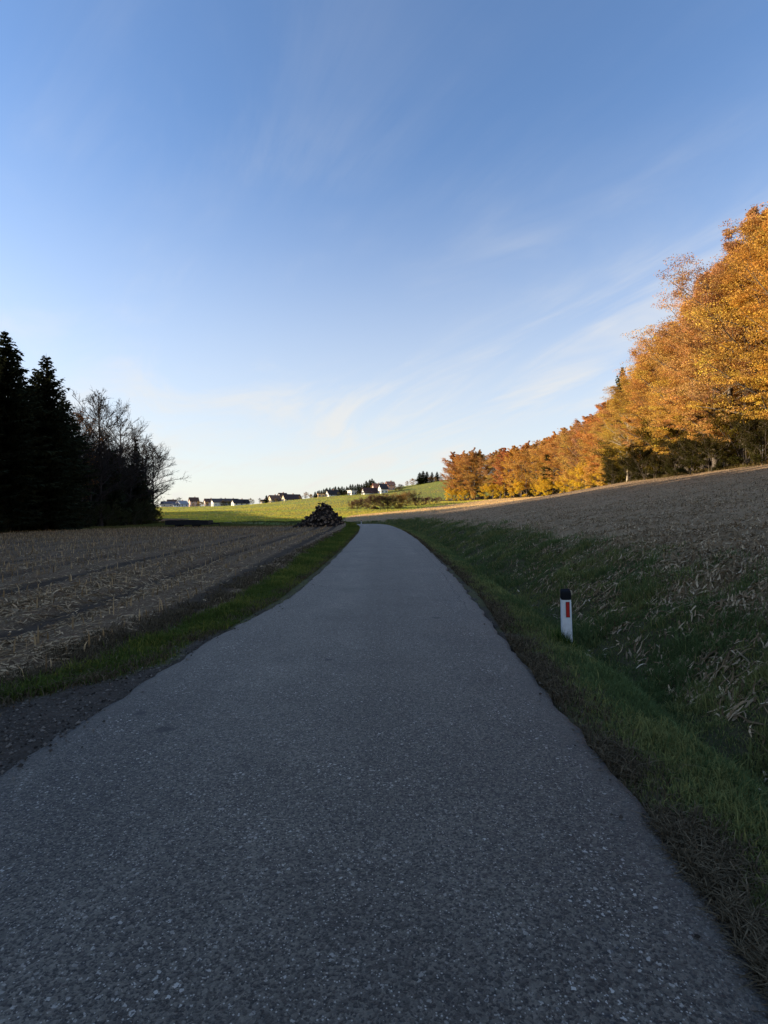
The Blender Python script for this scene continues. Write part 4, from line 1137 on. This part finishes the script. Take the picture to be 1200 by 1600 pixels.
house(331.5, 430, 6.0, 3.8, 17, 2.5, W1, (.11, .085, .08), R(33), "white gabled farmhouse with a long dark roofed wing")
house(352, 446, 6.5, 3.6, 10, 2.4, (.4, .4, .45), DR, R(20), "grey barn behind the farmhouse wing with dark roof")
house(363.5, 418, 7.0, 2.4, 12, 2.7, W1, DR, R(33), "white walled barn with a broad dark purple roof")
house(408, 412, 3.2, 2.2, 4, 1.0, YW, BR, R(30), "tiny cream hut between the bare tree and single conifer", "hut")
house(421, 398, 6.4, 2.6, 8, 3.2, YW, (.22, .12, .075), R(42), "yellow house with a big brown hipped looking roof")
house(436, 408, 6, 4.2, 6, 2.8, W1, BR, R(40), "whitish house behind the two yellow ones with brown roof")
house(442.5, 394, 6.0, 2.3, 13, 3.1, YW, (.075, .05, .045), R(35), "cream house with a long dark roof falling to the right")
house(496.5, 394, 6.5, 2.9, 5, .3, ORW, (.25, .15, .10), R(10), "orange walled flat roofed house on the hill's left", flat=True)
house(511, 390, 5.4, 2.2, 9, 2.8, W1, DR, R(35), "white house with dark roof right of the orange one")
house(546, 388, 5.0, 3.3, 4.6, .2, W1, (.6, .58, .55), R(38), "white cube-like house with a flat pale roof", flat=True)
house(567, 382, 4.4, 2.0, 12, 3.0, W1, (.085, .045, .04), R(30), "white gabled house with a long maroon roof on the hill")
house(583, 402, 5, 4.0, 7, 2.6, (.75, .66, .55), (.38, .15, .085), R(15), "red tiled house behind the two white gables")
house(593, 380, 4.2, 4.0, 5.5, 3.0, W1, (.06, .05, .05), R(30), "tall narrow white gable house with steep dark roof")
house(604, 398, 6.0, 4.5, 5.5, 2.4, (.62, .34, .24), (.42, .18, .11), R(20), "house with pinkish red roof right of the tall white gable")

# ------------------------------------------------------------------ log heap
M_log = bark("log_bark", (.036, .027, .022))
g = G("log_cut_end", .85, .1)
f = g.noise(14, 4); g.color(g.mix(f, (.09, .06, .04), (.24, .17, .115))); M_end = g.m
HX, HY = at(503, 63.0), 63.0
HZ = gz(HX, HY)
def log_mesh(seed):
    r = np.random.default_rng(seed); L = r.uniform(.55, 1.15); ra = r.uniform(.085, .17); n = 8
    V_ = []; F_ = []; mi = []
    for k in range(3):
        for i in range(n):
            a = i * 2 * math.pi / n; rad = ra * (1 + .12 * math.sin(2 * a + seed) + r.normal(0, .05))
            V_.append((L * (k / 2 - .5), math.cos(a) * rad, math.sin(a) * rad + (.05 * r.normal() if k == 1 else 0)))
    for k in range(2):
        for i in range(n):
            j = (i + 1) % n; F_.append((k * n + i, k * n + j, (k + 1) * n + j, (k + 1) * n + i)); mi.append(0)
    F_.append(tuple(range(n - 1, -1, -1))); mi.append(1); F_.append(tuple(range(2 * n, 3 * n))); mi.append(1)
    return poly_mesh("log", V_, F_, [M_log, M_end], mi)
LOGS = [log_mesh(s) for s in range(8)]
rg = np.random.default_rng(41)
def heap_h(dx, dy):
    a = abs(dx - .25) / (2.6 if dx < .25 else 2.35); b = abs(dy) / 2.3
    q = (a ** 1.6 + b ** 1.6) ** (1 / 1.6)
    return 2.65 * max(0, 1 - q) ** .95
core = Geo()
rings = []
for k in range(9):
    t = k / 8; row_ = []
    for i in range(28):
        a = i * 2 * math.pi / 28; rx = 2.5 * (1 - t) ** 1.05; ry_ = 2.1 * (1 - t) ** 1.05
        j = 1 + rg.normal(0, .06)
        row_.append((math.cos(a) * rx * j + .25 * t, math.sin(a) * ry_ * j, 2.3 * t + rg.normal(0, .04) * (k > 0) - .1))
    rings += row_
ii = np.arange(9 * 28).reshape(9, 28); jj = np.roll(ii, -1, 1)
q = np.stack([ii[:-1], jj[:-1], jj[1:], ii[1:]], -1).reshape(-1, 4)
M_core = simple("bark_rubble", (.022, .018, .015), .95, .4, 8, .05, .05)
o = link("bark_rubble", mesh_np("bark_rubble", np.array(rings) + np.array([HX, HY, HZ]), q, None, [M_core]))
tag(o, "dark bark and broken wood filling the inside of the log heap", "wood", kind="stuff")
n = 0
for i in range(2000):
    if n >= 285: break
    dx = rg.uniform(-2.7, 2.75); dy = rg.uniform(-2.3, 2.0)
    if dy > 0 and rg.random() < .6: continue
    hh = heap_h(dx, dy)
    if hh < .05 and rg.random() < .8: continue
    o = bpy.data.objects.new("log", LOGS[int(rg.integers(0, 8))]); col.objects.link(o)
    gzh = HZ - .02 + (dx * -.0)
    o.location = (HX + dx, HY + dy, gzh + max(.1, hh - .02 + rg.normal(0, .06)))
    o.rotation_euler = (rg.random() * 6, rg.normal(0, .45), rg.random() * 6.28)
    s = rg.uniform(.7, 1.15); o.scale = (s, s, s)
    tag(o, "dark cut log lying in the conical heap left of the lane", "log", "logs piled in the heap"); n += 1
def stick(pts, rad, label):
    ge = Geo(); ge.tube(pts, rad, 5)
    o = link("branch", ge.mesh("branch", M_log)); tag(o, label, "branch"); return o
b0 = np.array([HX, HY - .3, HZ])
stick(b0 + np.array([(-.45, 0, 2.62), (.1, 0, 2.52), (.75, -.1, 2.2), (1.1, -.1, 2.0)]), [.07, .06, .05, .04], "thick pole lying slanted across the top of the log heap")
stick(b0 + np.array([(.1, 0, 2.3), (.45, 0, 2.8), (.5, .05, 2.95), (.95, .05, 3.0)]), [.03, .025, .02, .01], "thin bent twig poking up from the heap's peak")
stick(b0 + np.array([(-.5, 0, 2.2), (-.1, 0, 2.7), (-.35, .05, 2.9), (-.0, .05, 2.98)]), [.03, .022, .016, .01], "crooked twig rising left of the heap's peak")
stick(b0 + np.array([(.95, 0, 1.4), (1.0, 0, 1.85), (1.02, 0, 2.1)]), [.07, .06, .05], "upright stub sticking out of the heap's right shoulder")
stick(b0 + np.array([(-2.2, 0, .2), (-2.25, 0, .6), (-2.25, 0, .82)]), [.09, .08, .07], "upright log stub at the left foot of the heap")
stick(b0 + np.array([(-1.2, 0, .9), (-1.6, 0, 1.12), (-1.85, 0, 1.12)]), [.07, .06, .05], "short log jutting out left from the heap's slope")

# ------------------------------------------------------------------ low flatbed trailer at the field's edge
M_tr = simple("dark_weathered_steel", (.018, .017, .018), .7, .3, 3)
M_ty = simple("tyre_rubber", (.02, .02, .02), .85, .1, 5)
M_rim = simple("wheel_rim", (.09, .085, .08), .6, .2, 5)
TX, TY = at(263, 78), 78.0
root = empty("farm_trailer", (TX, TY, gz(TX + 3, TY)), R(1.5))
tag(root, "long low dark flatbed trailer parked at the stubble field's far edge", "trailer")
link("bed", boxes("bed", [((0, -1.1, .55), (6.0, 1.1, .72)), ((.02, -1.14, .34), (5.98, -1.1, .98)), ((.02, 1.1, .34), (5.98, 1.14, .98)), ((-.04, -1.14, .34), (0.02, 1.14, .98)), ((5.98, -1.14, .34), (6.04, 1.14, .98))], M_tr), root)
link("load", boxes("load", [((.1, -1.0, .72), (2.0, 1.0, 1.02)), ((2.05, -1.0, .72), (4.1, 1.0, 1.05)), ((4.15, -1.0, .72), (5.9, 1.0, 1.0))], M_log), root)
link("drawbar", boxes("drawbar", [((6.04, -.09, .45), (7.3, .09, .6)), ((7.2, -.06, .1), (7.3, .06, .45))], M_tr), root)
def disc(name, x, yv, z_, ra, wd, mat, parent):
    ge = Geo(); ge.tube(np.array([(x, yv - wd / 2, z_), (x, yv - wd / 2 + .001, z_), (x, yv + wd / 2 - .001, z_), (x, yv + wd / 2, z_)]), [.01, ra, ra, .01], 18)
    return link(name, ge.mesh(name, mat, False), parent)
for xx in (1.6, 4.0):
    for yv in (-.9, .9):
        wh = disc("wheel", xx, yv, .3, .32, .26, M_ty, root)
        disc("rim", xx, yv - math.copysign(-.02, yv), .3, .17, .28, M_rim, wh)

# ------------------------------------------------------------------ marker posts
g = G("post_white_plastic", .45, .4)
f = g.noise(9, 5, .6); f2 = g.noise(2.5, 3)
pz = g.n('ShaderNodeSeparateXYZ'); g.l(g.tc.outputs['Object'], pz.inputs[0])
f3 = g.noise(38, 5, .7)
splash = g.math('MULTIPLY', g.rng(f3, .45, .62), g.rng(g.math('ADD', pz.outputs[2], g.math('MULTIPLY', f, .2)), .12, .45, .5, .0))
pc = g.mix(g.rng(f, .55, .75), (.68, .69, .69), g.mix(f2, (.68, .68, .66), (.44, .43, .39)))
g.color(g.mix(splash, pc, (.16, .125, .085))); M_post = g.m
M_cap = simple("post_black_band", (.010, .010, .012), .7, .2, 8, .1)
g = G("red_reflector", .25, .6); v = g.voro(160)
g.color(g.mix(g.rng(v.outputs['Distance'], 0, .6), (.62, .03, .022), (.40, .018, .015))); M_refl = g.m
M_rf = simple("reflector_frame", (.03, .02, .025), .6, .1, 8)
def ring(wx, wy, n=20):
    out = []
    for i in range(n):
        a = 2 * math.pi * i / n; ca, sa2 = math.cos(a), math.sin(a)
        e = .45
        out.append((math.copysign(abs(ca) ** e, ca) * wx, math.copysign(abs(sa2) ** e, sa2) * wy))
    return out
def loft(name, sections, mat, parent, cap=True):
    V_ = []; F_ = []; n = 20
    for (zz_, wx, wy, slant) in sections:
        V_ += [(x, y, zz_ + slant * y) for x, y in ring(wx, wy, n)]
    m = len(sections)
    for k in range(m - 1):
        for i in range(n):
            j = (i + 1) % n; F_.append((k * n + i, k * n + j, (k + 1) * n + j, (k + 1) * n + i))
    F_.append(tuple(range(n - 1, -1, -1))); F_.append(tuple(range((m - 1) * n, m * n)))
    return link(name, poly_mesh(name, V_, F_, [mat]), parent)
def marker_post(x, y, h, lean, rz, label):
    root = empty("marker_post", (x, y, gz(x, y) - .03), rz); root.rotation_euler.y = lean
    tag(root, label, "marker post", "white roadside marker posts")
    b = .45
    loft("body", [(-.1, .066, .042, 0), (h - .10, .061, .039, b)], M_post, root)
    loft("cap", [(h - .0998, .063, .041, b), (h - .02, .062, .040, b), (h - .004, .056, .034, b), (h, .045, .025, b)], M_cap, root)
    rx = .012; zt = h - .145; zb = h - .325
    fr = link("reflector", boxes("reflector", [((rx - .019, -.048, zb), (rx + .019, -.036, zt))], M_refl), root)
    link("frame", boxes("frame", [((rx - .023, -.0465, zb - .005), (rx - .019, -.036, zt + .005)), ((rx + .019, -.0465, zb - .005), (rx + .023, -.036, zt + .005)),
                                  ((rx - .019, -.0465, zt), (rx + .019, -.036, zt + .005)), ((rx - .019, -.0465, zb - .005), (rx + .019, -.036, zb))], M_rf), fr)
    return root
PX, PY = at(886, 6.72), 6.72
marker_post(PX, PY, .68, R(-1.6), R(-6), "white marker post with black top and red reflector in the right verge")
marker_post(at(564.5, 84), 84, .75, 0, R(20), "tiny distant white marker post beyond the lane's bend")
# tufts of grass at the foot of the near post
n = 420
a = rng.random(n) * 6.28; rad = np.abs(rng.normal(0, .10, n)) + .03
X = PX + np.cos(a) * rad - .03; Y = PY - .06 + np.sin(a) * rad * .8
k = ~((np.abs(X - PX) < .07) & (np.abs(Y - PY) < .05)); X, Y = X[k], Y[k]; n = len(X)
blades("grass", X, Y, .06 + .13 * rng.random(n) * np.where(X < PX, 1.2, .6), .005 + .003 * rng.random(n), np.clip(rng.normal(.4, .25, n), 0, 1), np.clip(rng.normal(.5, .2, n), 0, 1),
       np.where(rng.random(n) < .25, .8, .05), M_blade, (.05, .09, .022), "taller grass tuft round the foot of the near marker post", "grass")
print("objects:", len(scene.objects))
